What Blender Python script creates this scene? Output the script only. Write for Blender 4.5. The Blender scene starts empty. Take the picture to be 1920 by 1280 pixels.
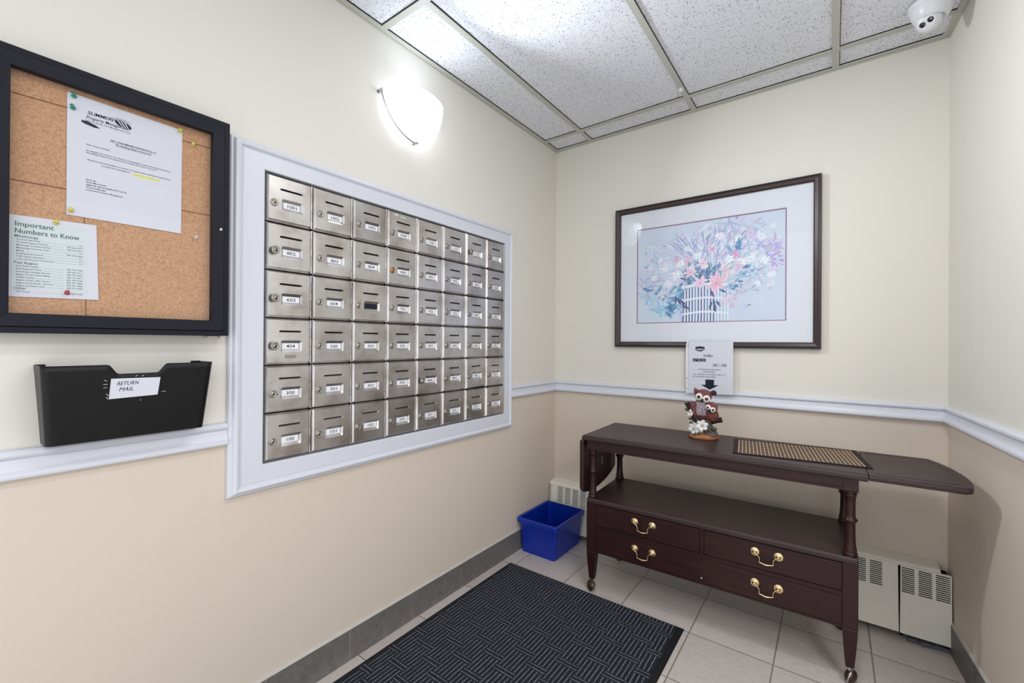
import bpy, bmesh, math, random
from mathutils import Vector, Matrix, Euler
from mathutils.geometry import tessellate_polygon

C = bpy.context.scene.collection
S = bpy.context.scene
PI = math.pi
random.seed(7)

# ------------------------------------------------------------------ camera, light, exposure
W, H, RW = 1.8487, 2.4649, -0.0804          # alcove width, ceiling height, slope of the right wall (x = W + RW*y)
YF = -3.3                                    # how far the walls run behind the camera

cd = bpy.data.cameras.new('camera')
cam = bpy.data.objects.new('camera', cd)
C.objects.link(cam)
yaw, pitch, roll = 0.63741, 0.00214, 0.00666
fw = Vector((-math.sin(yaw) * math.cos(pitch), math.cos(yaw) * math.cos(pitch), math.sin(pitch)))
rt = Vector((math.cos(yaw), math.sin(yaw), 0))
up = rt.cross(fw)
r2 = math.cos(roll) * rt + math.sin(roll) * up
u2 = -math.sin(roll) * rt + math.cos(roll) * up
m = Matrix((r2, u2, -fw)).transposed().to_4x4()
m.translation = Vector((1.4713, -2.4671, 1.2056))
cam.matrix_world = m
cd.sensor_width = 36.0
cd.lens = 812.19 * 36 / 1920
cd.clip_start = 0.02
S.camera = cam

wd = bpy.data.worlds.new('world')
S.world = wd
wd.use_nodes = True
wd.node_tree.nodes['Background'].inputs[0].default_value = (0.95, 0.975, 1.0, 1)
wd.node_tree.nodes['Background'].inputs[1].default_value = 1.4


def area_light(name, loc, rot, sx, sy, power, col):
    ld = bpy.data.lights.new(name, 'AREA')
    ld.shape = 'RECTANGLE'; ld.size = sx; ld.size_y = sy
    ld.energy = power; ld.color = col
    o = bpy.data.objects.new(name, ld)
    o.location = loc; o.rotation_euler = rot
    C.objects.link(o)
    return o


# added fill light, unseen, behind and to the right of the viewer
area_light('added_fill_right', (2.75, -3.0, 2.43), (0, 0, 0), 0.6, 1.2, 40, (1.0, 0.985, 0.96))
area_light('added_fill_overhead', (1.46, -1.52, 2.43), (0, 0, 0), 0.14, 1.0, 10.5, (1.0, 0.975, 0.95))  # second added fill, out of view overhead, brightens the alcove and left wall

S.view_settings.view_transform = 'Standard'
S.view_settings.look = 'None'
S.view_settings.gamma = 1
S.view_settings.use_curve_mapping = False
S.view_settings.exposure = 0.10
S.cycles.use_denoising = True
S.cycles.max_bounces = 10
S.cycles.diffuse_bounces = 8
S.cycles.glossy_bounces = 4
S.cycles.transparent_max_bounces = 12
S.cycles.caustics_reflective = False
S.cycles.caustics_refractive = False
S.cycles.sample_clamp_indirect = 4.0


# ------------------------------------------------------------------ materials
def srgb(r, g, b):
    f = lambda c: (c / 255 / 12.92) if c / 255 <= 0.04045 else ((c / 255 + 0.055) / 1.055) ** 2.4
    return (f(r), f(g), f(b), 1)


class N:
    """tiny node helper"""
    def __init__(s, name):
        s.m = bpy.data.materials.new(name); s.m.use_nodes = True
        s.t = s.m.node_tree; s.b = s.t.nodes['Principled BSDF']

    def n(s, typ, **kw):
        q = s.t.nodes.new(typ)
        for k, v in kw.items():
            if k.startswith('i_'):
                key = k[2:]
                key = int(key) if key.isdigit() else key.replace('_', ' ')
                q.inputs[key].default_value = v
            else:
                setattr(q, k, v)
        return q

    def l(s, a, b):
        s.t.links.new(a, b)

    def math(s, op, a, b=None, c=None):
        q = s.t.nodes.new('ShaderNodeMath'); q.operation = op
        for i, v in enumerate((a, b, c)):
            if v is None: continue
            if isinstance(v, (int, float)): q.inputs[i].default_value = v
            else: s.l(v, q.inputs[i])
        return q.outputs[0]

    def mix(s, f, a, b, blend='MIX'):
        q = s.t.nodes.new('ShaderNodeMix'); q.data_type = 'RGBA'; q.blend_type = blend
        for sock, v in ((q.inputs[0], f), (q.inputs[6], a), (q.inputs[7], b)):
            if isinstance(v, (int, float, tuple)): sock.default_value = v
            else: s.l(v, sock)
        return q.outputs[2]

    def coord(s, kind='Object'):
        return s.n('ShaderNodeTexCoord').outputs[kind]

    def xyz(s, v=None):
        q = s.n('ShaderNodeSeparateXYZ'); s.l(v if v else s.coord(), q.inputs[0])
        return q.outputs

    def noise(s, scale, detail=3, rough=0.55, vec=None, out=0):
        q = s.n('ShaderNodeTexNoise'); q.inputs['Scale'].default_value = scale
        q.inputs['Detail'].default_value = detail; q.inputs['Roughness'].default_value = rough
        s.l(vec if vec else s.coord(), q.inputs['Vector'])
        return q.outputs[out]

    def ramp(s, f, stops):
        q = s.n('ShaderNodeValToRGB'); e = q.color_ramp.elements
        e[0].position, e[0].color = stops[0]
        e[1].position, e[1].color = stops[-1]
        for p, c in stops[1:-1]:
            x = e.new(p); x.color = c
        s.l(f, q.inputs[0])
        return q.outputs[0]

    def bump(s, h, strength=0.2, dist=0.001):
        q = s.n('ShaderNodeBump'); q.inputs['Strength'].default_value = strength
        q.inputs['Distance'].default_value = dist
        s.l(h, q.inputs['Height']); s.l(q.outputs[0], s.b.inputs['Normal'])

    def base(s, c):
        if isinstance(c, tuple): s.b.inputs['Base Color'].default_value = c
        else: s.l(c, s.b.inputs['Base Color'])

    def set(s, rough=None, metal=None, spec=None, coat=None, emit=None):
        if rough is not None: s.b.inputs['Roughness'].default_value = rough
        if metal is not None: s.b.inputs['Metallic'].default_value = metal
        if spec is not None: s.b.inputs['Specular IOR Level'].default_value = spec
        if coat is not None: s.b.inputs['Coat Weight'].default_value = coat
        return s


def plain(name, col, rough=0.5, metal=0.0, spec=0.5, var=0.06, scale=25, bump=0.0):
    k = N(name)
    c2 = tuple(x * (1 - var) for x in col[:3]) + (1,)
    k.base(k.mix(k.noise(scale), col, c2)); k.set(rough, metal, spec)
    if bump: k.bump(k.noise(scale * 12), bump, 0.001)
    return k.m


def wall_paint(name, col, var):
    k = N(name)
    f = k.noise(1.6, 4, 0.6)
    k.base(k.mix(f, col, var)); k.set(0.55, 0, 0.35)
    k.bump(k.noise(160, 2), 0.10, 0.0012)
    return k.m


M = {}
M['upper'] = wall_paint('cream_wall_paint', srgb(220, 217, 209), srgb(217, 214, 206))
M['lower'] = wall_paint('beige_wall_paint', srgb(212, 199, 185), srgb(208, 196, 183))
M['white'] = plain('white_gloss_paint', srgb(209, 212, 221), 0.32, 0, 0.5, 0.02, 8)
M['white2'] = plain('white_plastic', srgb(222, 223, 228), 0.35, 0, 0.5, 0.02, 8)
M['grid'] = plain('ceiling_grid_paint', srgb(186, 187, 178), 0.4, 0, 0.4, 0.03, 6)
M['black'] = plain('black_gap', srgb(14, 13, 13), 0.8, 0, 0.1)
M['ink'] = plain('black_ink', srgb(40, 40, 52), 0.7, 0, 0.1, 0)
M['ink_soft'] = plain('grey_ink', srgb(92, 94, 104), 0.7, 0, 0.1, 0)
M['ink_green'] = plain('green_ink', srgb(66, 96, 84), 0.7, 0, 0.1, 0)
M['ink_pen'] = plain('pen_ink', srgb(30, 30, 52), 0.7, 0, 0.1, 0)
M['grey_print'] = plain('grey_print', srgb(150, 153, 160), 0.7, 0, 0.1, 0)
M['paper'] = plain('white_paper', srgb(208, 211, 221), 0.75, 0, 0.2, 0.02, 4)
M['card'] = plain('white_number_card', srgb(232, 234, 240), 0.6, 0, 0.2, 0.02, 4)
M['paper_green'] = plain('pale_green_paper', srgb(202, 213, 216), 0.75, 0, 0.2, 0.02, 4)
M['highlight'] = plain('yellow_highlighter', srgb(222, 226, 130), 0.8, 0, 0.1, 0.04)
M['alu'] = plain('navy_black_anodised_frame', srgb(17, 19, 31), 0.5, 0.0, 0.22, 0.06, 40)
M['holder'] = plain('black_plastic', srgb(9, 10, 13), 0.36, 0, 0.28, 0.05, 300, 0.2)
M['chrome'] = plain('chrome', srgb(190, 192, 196), 0.18, 1.0, 0.5, 0.04)
M['lockmetal'] = plain('nickel_lock', srgb(176, 172, 164), 0.34, 1.0, 0.5, 0.2, 60)
M['brasslock'] = plain('copper_brass_lock', srgb(190, 140, 104), 0.3, 1.0, 0.5, 0.2, 60)
M['brass'] = plain('polished_brass', srgb(232, 208, 160), 0.25, 1.0, 0.5, 0.15, 60)
M['heater'] = plain('cream_enamel', srgb(228, 226, 216), 0.38, 0, 0.5, 0.03, 9)
M['blue'] = plain('blue_plastic', srgb(4, 42, 152), 0.33, 0, 0.5, 0.08, 12, 0.05)
M['dirt'] = plain('blue_grey_dust', srgb(112, 116, 128), 0.9, 0, 0.1, 0.5, 60, 0.6)
M['caster'] = plain('dark_bronze', srgb(74, 52, 46), 0.32, 0.6, 0.5, 0.2, 60)
M['rubber'] = plain('black_rubber', srgb(24, 25, 28), 0.55, 0, 0.4, 0.1, 80)
M['green_pin'] = plain('green_plastic_pin', srgb(24, 142, 112), 0.3)
M['yellow_pin'] = plain('yellow_plastic_pin', srgb(214, 202, 84), 0.3)
M['red_pin'] = plain('red_plastic_pin', srgb(176, 40, 50), 0.3)
M['clear_pin'] = plain('clear_plastic_pin', srgb(214, 206, 204), 0.25)
M['lens'] = plain('black_lens', srgb(10, 11, 16), 0.1, 0, 0.8)
M['taupe'] = plain('tape_mark', srgb(150, 142, 138), 0.5, 0.4, 0.4, 0.1)
M['residue'] = plain('white_residue', srgb(225, 225, 225), 0.7)


def wood():
    k = N('dark_mahogany')
    mp = k.n('ShaderNodeMapping'); mp.inputs['Scale'].default_value = (1.0, 14, 14)
    k.l(k.coord(), mp.inputs[0])
    g = k.noise(6, 6, 0.6, mp.outputs[0])
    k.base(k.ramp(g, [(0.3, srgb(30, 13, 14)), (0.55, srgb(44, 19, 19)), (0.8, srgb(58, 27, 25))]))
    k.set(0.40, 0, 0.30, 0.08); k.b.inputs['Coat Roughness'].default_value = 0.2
    k.bump(g, 0.05, 0.0006)
    return k.m


M['wood'] = wood()


def wood_top():
    k = N('dark_mahogany_top')
    mp = k.n('ShaderNodeMapping'); mp.inputs['Scale'].default_value = (1.0, 16, 16)
    k.l(k.coord(), mp.inputs[0])
    g = k.noise(5, 6, 0.6, mp.outputs[0])
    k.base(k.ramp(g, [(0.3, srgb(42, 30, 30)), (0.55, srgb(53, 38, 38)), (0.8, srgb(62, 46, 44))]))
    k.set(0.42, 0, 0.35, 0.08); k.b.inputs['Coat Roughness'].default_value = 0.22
    k.bump(g, 0.05, 0.0006)
    return k.m


M['wood_top'] = wood_top()


def steel():
    k = N('brushed_stainless_steel')
    mp = k.n('ShaderNodeMapping'); mp.inputs['Scale'].default_value = (1, 1.5, 60)
    k.l(k.coord(), mp.inputs[0])
    br = k.noise(14, 4, 0.6, mp.outputs[0])
    oi = k.n('ShaderNodeObjectInfo')
    add = k.n('ShaderNodeVectorMath'); add.operation = 'ADD'
    k.l(k.coord(), add.inputs[0]); k.l(oi.outputs['Location'], add.inputs[1])
    sm = k.noise(9, 3, 0.6, add.outputs[0])
    c = k.ramp(sm, [(0.3, srgb(176, 168, 162)), (0.5, srgb(203, 199, 196)), (0.75, srgb(218, 216, 214))])
    v = k.math('MULTIPLY_ADD', oi.outputs['Random'], 0.22, 0.84)
    v2 = k.math('MULTIPLY', v, k.math('MULTIPLY_ADD', br, 0.16, 0.92))
    mul = k.n('ShaderNodeVectorMath'); mul.operation = 'SCALE'
    k.l(c, mul.inputs[0]); k.l(v2, mul.inputs['Scale'])
    k.base(mul.outputs[0]); k.set(0.36, 0.92)
    k.l(k.math('MULTIPLY_ADD', sm, 0.10, 0.25), k.b.inputs['Roughness'])
    k.bump(br, 0.06, 0.0004)
    return k.m


M['steel'] = steel()


def floor_tile():
    k = N('stone_floor_tile')
    o = k.xyz()
    a = k.math('FRACT', k.math('DIVIDE', k.math('SUBTRACT', o[0], 0.39 - 3.02), 0.302))
    b = k.math('FRACT', k.math('DIVIDE', k.math('SUBTRACT', o[1], -0.265 - 6.04), 0.302))
    da = k.math('MINIMUM', a, k.math('SUBTRACT', 1.0, a)); db = k.math('MINIMUM', b, k.math('SUBTRACT', 1.0, b))
    gr = k.math('LESS_THAN', k.math('MINIMUM', da, db), 0.0085)
    fl = k.math('ADD', k.math('FLOOR', k.math('DIVIDE', k.math('SUBTRACT', o[0], 0.39 - 3.02), 0.302)),
                k.math('MULTIPLY', k.math('FLOOR', k.math('DIVIDE', k.math('SUBTRACT', o[1], -6.305), 0.302)), 7.3))
    wn = k.n('ShaderNodeTexWhiteNoise'); wn.noise_dimensions = '1D'; k.l(fl, wn.inputs['W'])
    n1 = k.noise(45, 5, 0.7)
    n2 = k.noise(320, 3, 0.7)
    mp = k.n('ShaderNodeMapping'); mp.inputs['Scale'].default_value = (1, 2.6, 1)
    k.l(k.coord(), mp.inputs[0])
    n3 = k.noise(26, 6, 0.75, mp.outputs[0])
    base = k.ramp(n1, [(0.25, srgb(204, 194, 188)), (0.6, srgb(217, 208, 203)), (0.85, srgb(228, 220, 216))])
    base = k.mix(k.math('MULTIPLY', n2, 0.35), base, srgb(120, 112, 108))
    base = k.mix(k.math('MULTIPLY', wn.outputs[0], 0.22), base, srgb(138, 130, 126))
    col = k.mix(gr, base, k.mix(k.noise(3), srgb(112, 104, 98), srgb(150, 142, 136)))
    k.base(col); k.set(0.42, 0, 0.45)
    h = k.math('SUBTRACT', k.math('MULTIPLY_ADD', n3, 1.5, k.math('MULTIPLY', n2, 0.15)), k.math('MULTIPLY', gr, 1.2))
    k.bump(h, 0.5, 0.0022)
    return k.m


M['floor'] = floor_tile()


def skirting():
    k = N('slate_grey_tile')
    n = k.noise(40, 5, 0.7)
    k.base(k.ramp(n, [(0.3, srgb(96, 93, 90)), (0.6, srgb(112, 109, 106)), (0.85, srgb(128, 125, 122))]))
    k.set(0.5, 0, 0.4); k.bump(k.noise(60, 5, 0.7), 0.35, 0.0015)
    return k.m


M['skirt'] = skirting()
M['grout'] = plain('pale_grout', srgb(192, 188, 182), 0.8, 0, 0.2, 0.15, 30)


def ceiling_tile():
    k = N('fissured_ceiling_tile')
    mp = k.n('ShaderNodeMapping'); mp.inputs['Scale'].default_value = (1, 1, 0.001)
    k.l(k.coord(), mp.inputs[0])
    wob = k.noise(90, 2, 0.5, mp.outputs[0], 1)
    ad = k.n('ShaderNodeVectorMath'); ad.operation = 'MULTIPLY_ADD'
    k.l(wob, ad.inputs[0]); ad.inputs[1].default_value = (0.012, 0.012, 0); k.l(mp.outputs[0], ad.inputs[2])

    def holes(scale, thr, dens):
        vo = k.n('ShaderNodeTexVoronoi'); vo.voronoi_dimensions = '2D'; vo.inputs['Scale'].default_value = scale
        k.l(ad.outputs[0], vo.inputs['Vector'])
        se = k.n('ShaderNodeSeparateColor'); k.l(vo.outputs['Color'], se.inputs[0])
        size = k.math('MULTIPLY', se.outputs[0], thr)
        near = k.math('LESS_THAN', vo.outputs['Distance'], size)
        return k.math('MULTIPLY', near, k.math('LESS_THAN', se.outputs[1], dens))
    h = k.math('MAXIMUM', holes(120, 0.26, 0.45), holes(260, 0.30, 0.4))
    base = k.mix(k.noise(5), srgb(230, 232, 238), srgb(225, 227, 234))
    k.base(k.mix(h, base, srgb(88, 90, 100))); k.set(0.85, 0, 0.2)
    k.bump(k.math('SUBTRACT', 1.0, h), 0.6, 0.002)
    return k.m


M['tile'] = ceiling_tile()


def cork():
    k = N('cork')
    n = k.noise(230, 4, 0.75); n2 = k.noise(7, 3)
    c = k.ramp(n, [(0.30, srgb(140, 96, 66)), (0.5, srgb(186, 142, 106)), (0.72, srgb(206, 166, 130))])
    k.base(k.mix(k.math('MULTIPLY', n2, 0.4), c, srgb(190, 150, 118))); k.set(0.8, 0, 0.2)
    k.bump(n, 0.3, 0.001)
    return k.m


M['cork'] = cork()
M['cork_seam'] = plain('cork_seam', srgb(136, 92, 64), 0.9, 0, 0.1, 0.3, 90)


def thin_glass():
    m = bpy.data.materials.new('thin_glass'); m.use_nodes = True
    t = m.node_tree; t.nodes.remove(t.nodes['Principled BSDF'])
    out = t.nodes['Material Output']
    tr = t.nodes.new('ShaderNodeBsdfTransparent'); gl = t.nodes.new('ShaderNodeBsdfGlossy')
    gl.inputs['Roughness'].default_value = 0.02
    fr = t.nodes.new('ShaderNodeFresnel'); fr.inputs[0].default_value = 1.45
    mx = t.nodes.new('ShaderNodeMixShader')
    ge = t.nodes.new('ShaderNodeNewGeometry'); su = t.nodes.new('ShaderNodeMath'); su.operation = 'SUBTRACT'
    su.inputs[0].default_value = 1; t.links.new(ge.outputs['Backfacing'], su.inputs[1])
    mu = t.nodes.new('ShaderNodeMath'); mu.operation = 'MULTIPLY'
    t.links.new(fr.outputs[0], mu.inputs[0]); t.links.new(su.outputs[0], mu.inputs[1])
    t.links.new(mu.outputs[0], mx.inputs[0]); t.links.new(tr.outputs[0], mx.inputs[1])
    t.links.new(gl.outputs[0], mx.inputs[2]); t.links.new(mx.outputs[0], out.inputs[0])
    return m


M['glass'] = thin_glass()


def frosted():
    m = bpy.data.materials.new('frosted_lamp_glass'); m.use_nodes = True
    t = m.node_tree; t.nodes.remove(t.nodes['Principled BSDF'])
    out = t.nodes['Material Output']
    tr = t.nodes.new('ShaderNodeBsdfTransparent'); tr.inputs[0].default_value = (1, 1, 1, 1)
    tl = t.nodes.new('ShaderNodeBsdfTranslucent'); tl.inputs[0].default_value = (0.95, 0.97, 1, 1)
    em = t.nodes.new('ShaderNodeEmission'); em.inputs[0].default_value = (0.86, 0.93, 1, 1)
    em.inputs[1].default_value = 0.75
    mx = t.nodes.new('ShaderNodeMixShader'); mx.inputs[0].default_value = 0.07
    ad = t.nodes.new('ShaderNodeAddShader')
    t.links.new(tr.outputs[0], mx.inputs[1]); t.links.new(tl.outputs[0], mx.inputs[2])
    t.links.new(mx.outputs[0], ad.inputs[0]); t.links.new(em.outputs[0], ad.inputs[1])
    t.links.new(ad.outputs[0], out.inputs[0])
    return m


M['frost'] = frosted()


def lamp_emit():
    k = N('lit_lamp_bulb')
    k.b.inputs['Emission Color'].default_value = (0.95, 0.97, 1, 1)
    k.b.inputs['Emission Strength'].default_value = 2
    return k.m


M['bulb'] = lamp_emit()


def mat_fabric():
    k = N('ribbed_entrance_matting')
    o = k.xyz()
    wob = k.math('MULTIPLY', k.math('SUBTRACT', k.noise(30, 2), 0.5), 0.004)
    x = k.math('ADD', o[0], wob); y = k.math('ADD', o[1], wob)
    col = k.math('FLOOR', k.math('DIVIDE', k.math('ADD', x, 5.0), 0.084))
    yy = k.math('DIVIDE', k.math('ADD', y, k.math('MULTIPLY_ADD', col, 0.045, 9.0)), 0.130)
    v = k.math('FRACT', yy)
    xs = k.math('FRACT', k.math('DIVIDE', k.math('ADD', x, 5.0), 0.0168))
    ys = k.math('FRACT', k.math('DIVIDE', v, 0.125))
    lx = k.math('LESS_THAN', k.math('ABSOLUTE', k.math('SUBTRACT', xs, 0.5)), 0.10)
    ly = k.math('LESS_THAN', k.math('ABSOLUTE', k.math('SUBTRACT', ys, 0.5)), 0.10)
    isx = k.math('LESS_THAN', v, 0.25)
    line = k.math('ADD', k.math('MULTIPLY', ly, isx), k.math('MULTIPLY', lx, k.math('SUBTRACT', 1.0, isx)))
    n = k.noise(420, 3, 0.7); n2 = k.noise(60, 4, 0.7)
    line = k.math('MULTIPLY', line, k.ramp(n2, [(0.3, (0.25, 0.25, 0.25, 1)), (0.65, (1, 1, 1, 1))]))
    dark = k.ramp(n, [(0.3, srgb(20, 21, 27)), (0.6, srgb(42, 45, 56)), (0.8, srgb(78, 82, 95))])
    k.base(k.mix(k.math('MULTIPLY', line, 0.75), dark, srgb(160, 162, 168))); k.set(0.9, 0, 0.15)
    k.bump(k.math('ADD', n, k.math('MULTIPLY', line, -1.0)), 0.7, 0.003)
    return k.m


M['matting'] = mat_fabric()


def placemat():
    k = N('woven_bamboo')
    o = k.xyz()
    xl = k.math('FRACT', k.math('DIVIDE', k.math('ADD', o[0], 2.0), 0.0136))
    yl = k.math('FRACT', k.math('DIVIDE', k.math('ADD', o[1], 2.0), 0.0052))
    big = k.math('FRACT', k.math('DIVIDE', k.math('ADD', o[1], 2.0), 0.031))
    cord = k.math('LESS_THAN', xl, 0.15)
    gap = k.math('LESS_THAN', yl, 0.3)
    mp = k.n('ShaderNodeMapping'); mp.inputs['Scale'].default_value = (4, 60, 1)
    k.l(k.coord(), mp.inputs[0])
    n = k.noise(6, 3, 0.6, mp.outputs[0])
    slat = k.ramp(n, [(0.3, srgb(62, 42, 34)), (0.5, srgb(108, 82, 64)), (0.75, srgb(140, 112, 88))])
    c = k.mix(gap, slat, srgb(50, 34, 28))
    c = k.mix(k.math('LESS_THAN', big, 0.2), c, srgb(36, 24, 22))
    c = k.mix(k.math('MULTIPLY', cord, k.math('GREATER_THAN', big, 0.14)), c, srgb(236, 216, 176))
    k.base(c); k.set(0.55, 0, 0.3)
    k.bump(k.math('ADD', cord, k.math('MULTIPLY', gap, -0.5)), 0.4, 0.001)
    return k.m


M['bamboo'] = placemat()
M['bamboo_edge'] = plain('dark_cloth_edging', srgb(44, 32, 32), 0.7, 0, 0.2, 0.2, 200)
def feathers(name, c1, c2, scale):
    k = N(name)
    vo = k.n('ShaderNodeTexVoronoi'); vo.inputs['Scale'].default_value = scale
    mp = k.n('ShaderNodeMapping'); mp.inputs['Scale'].default_value = (1.3, 1.3, 0.75)
    k.l(k.coord(), mp.inputs[0]); k.l(mp.outputs[0], vo.inputs['Vector'])
    d = k.math('MULTIPLY', vo.outputs['Distance'], 1.35)
    k.base(k.ramp(d, [(0.15, c1), (0.55, c2), (0.95, tuple(x * .35 for x in c2[:3]) + (1,))]))
    k.set(0.42, 0, 0.45); k.bump(k.math('SUBTRACT', 1.0, d), 1.0, 0.003)
    return k.m


M['owl_red'] = feathers('red_brown_glaze', srgb(186, 130, 132), srgb(128, 66, 72), 210)
M['owl_chest'] = feathers('speckled_chest', srgb(232, 226, 232), srgb(176, 160, 172), 260)
M['owl_brown'] = feathers('brown_glaze', srgb(176, 120, 96), srgb(118, 62, 50), 210)
M['owl_face'] = plain('cream_face', srgb(224, 216, 210), 0.4, 0, 0.5, 0.12, 90)
M['owl_eye'] = plain('black_glass_eye', srgb(16, 10, 10), 0.1, 0, 0.8)
M['owl_eye_ring'] = plain('brown_eye_ring', srgb(40, 26, 24), 0.3)
M['bark'] = plain('dark_bark', srgb(50, 36, 34), 0.6, 0, 0.3, 0.5, 70, 0.8)
M['stump'] = plain('grey_brown_stump', srgb(104, 86, 80), 0.5, 0, 0.4, 0.5, 60, 0.6)
M['rock'] = plain('orange_brown_base', srgb(178, 116, 74), 0.5, 0, 0.4, 0.5, 80, 0.6)
M['petal'] = plain('white_glazed_petal', srgb(232, 230, 236), 0.35, 0, 0.5, 0.06)
M['stamen'] = plain('yellow_stamen', srgb(190, 180, 90), 0.4)
M['leaf'] = plain('dark_green_leaf', srgb(62, 82, 54), 0.4, 0, 0.5, 0.4, 60)
M['matboard'] = plain('white_mat_board', srgb(218, 223, 232), 0.8, 0, 0.2, 0.02, 5)
M['mauve'] = plain('mauve_bevel', srgb(150, 112, 134), 0.7)
M['frame_dark'] = plain('dark_brown_frame', srgb(56, 38, 38), 0.34, 0, 0.5, 0.15, 30)
M['frame_black'] = plain('black_frame_edge', srgb(20, 15, 16), 0.3, 0, 0.5, 0.1, 30)


def art_mat():
    k = N('watercolour_print')
    a = k.n('ShaderNodeVertexColor'); a.layer_name = 'Col'
    n = k.noise(26, 4, 0.7)
    k.base(k.mix(0.22, a.outputs[0], k.mix(n, a.outputs[0], srgb(190, 205, 226)), 'MIX'))
    k.set(0.8, 0, 0.15)
    return k.m


def art_bg():
    k = N('watercolour_wash')
    n = k.noise(5, 5, 0.65); n2 = k.noise(3.1, 4, 0.6, None); o = k.xyz()
    lil = k.mix(k.ramp(n2, [(0.4, (0, 0, 0, 1)), (0.62, (1, 1, 1, 1))]), srgb(212, 223, 235), srgb(202, 200, 226))
    right = k.math('MULTIPLY', k.ramp(o[0], [(0.45, (0, 0, 0, 1)), (0.8, (1, 1, 1, 1))]),
                   k.ramp(o[2], [(0.25, (0, 0, 0, 1)), (0.6, (1, 1, 1, 1))]))
    c = k.mix(right, k.mix(0.35, srgb(196, 214, 232), lil), k.mix(n, srgb(160, 164, 206), srgb(196, 196, 226)))
    c = k.mix(k.ramp(n, [(0.5, (0, 0, 0, 1)), (0.75, (1, 1, 1, 1))]), c, srgb(212, 222, 236))
    k.base(c); k.set(0.8, 0, 0.15)
    return k.m


M['art'] = art_mat()
M['art_bg'] = art_bg()


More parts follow.
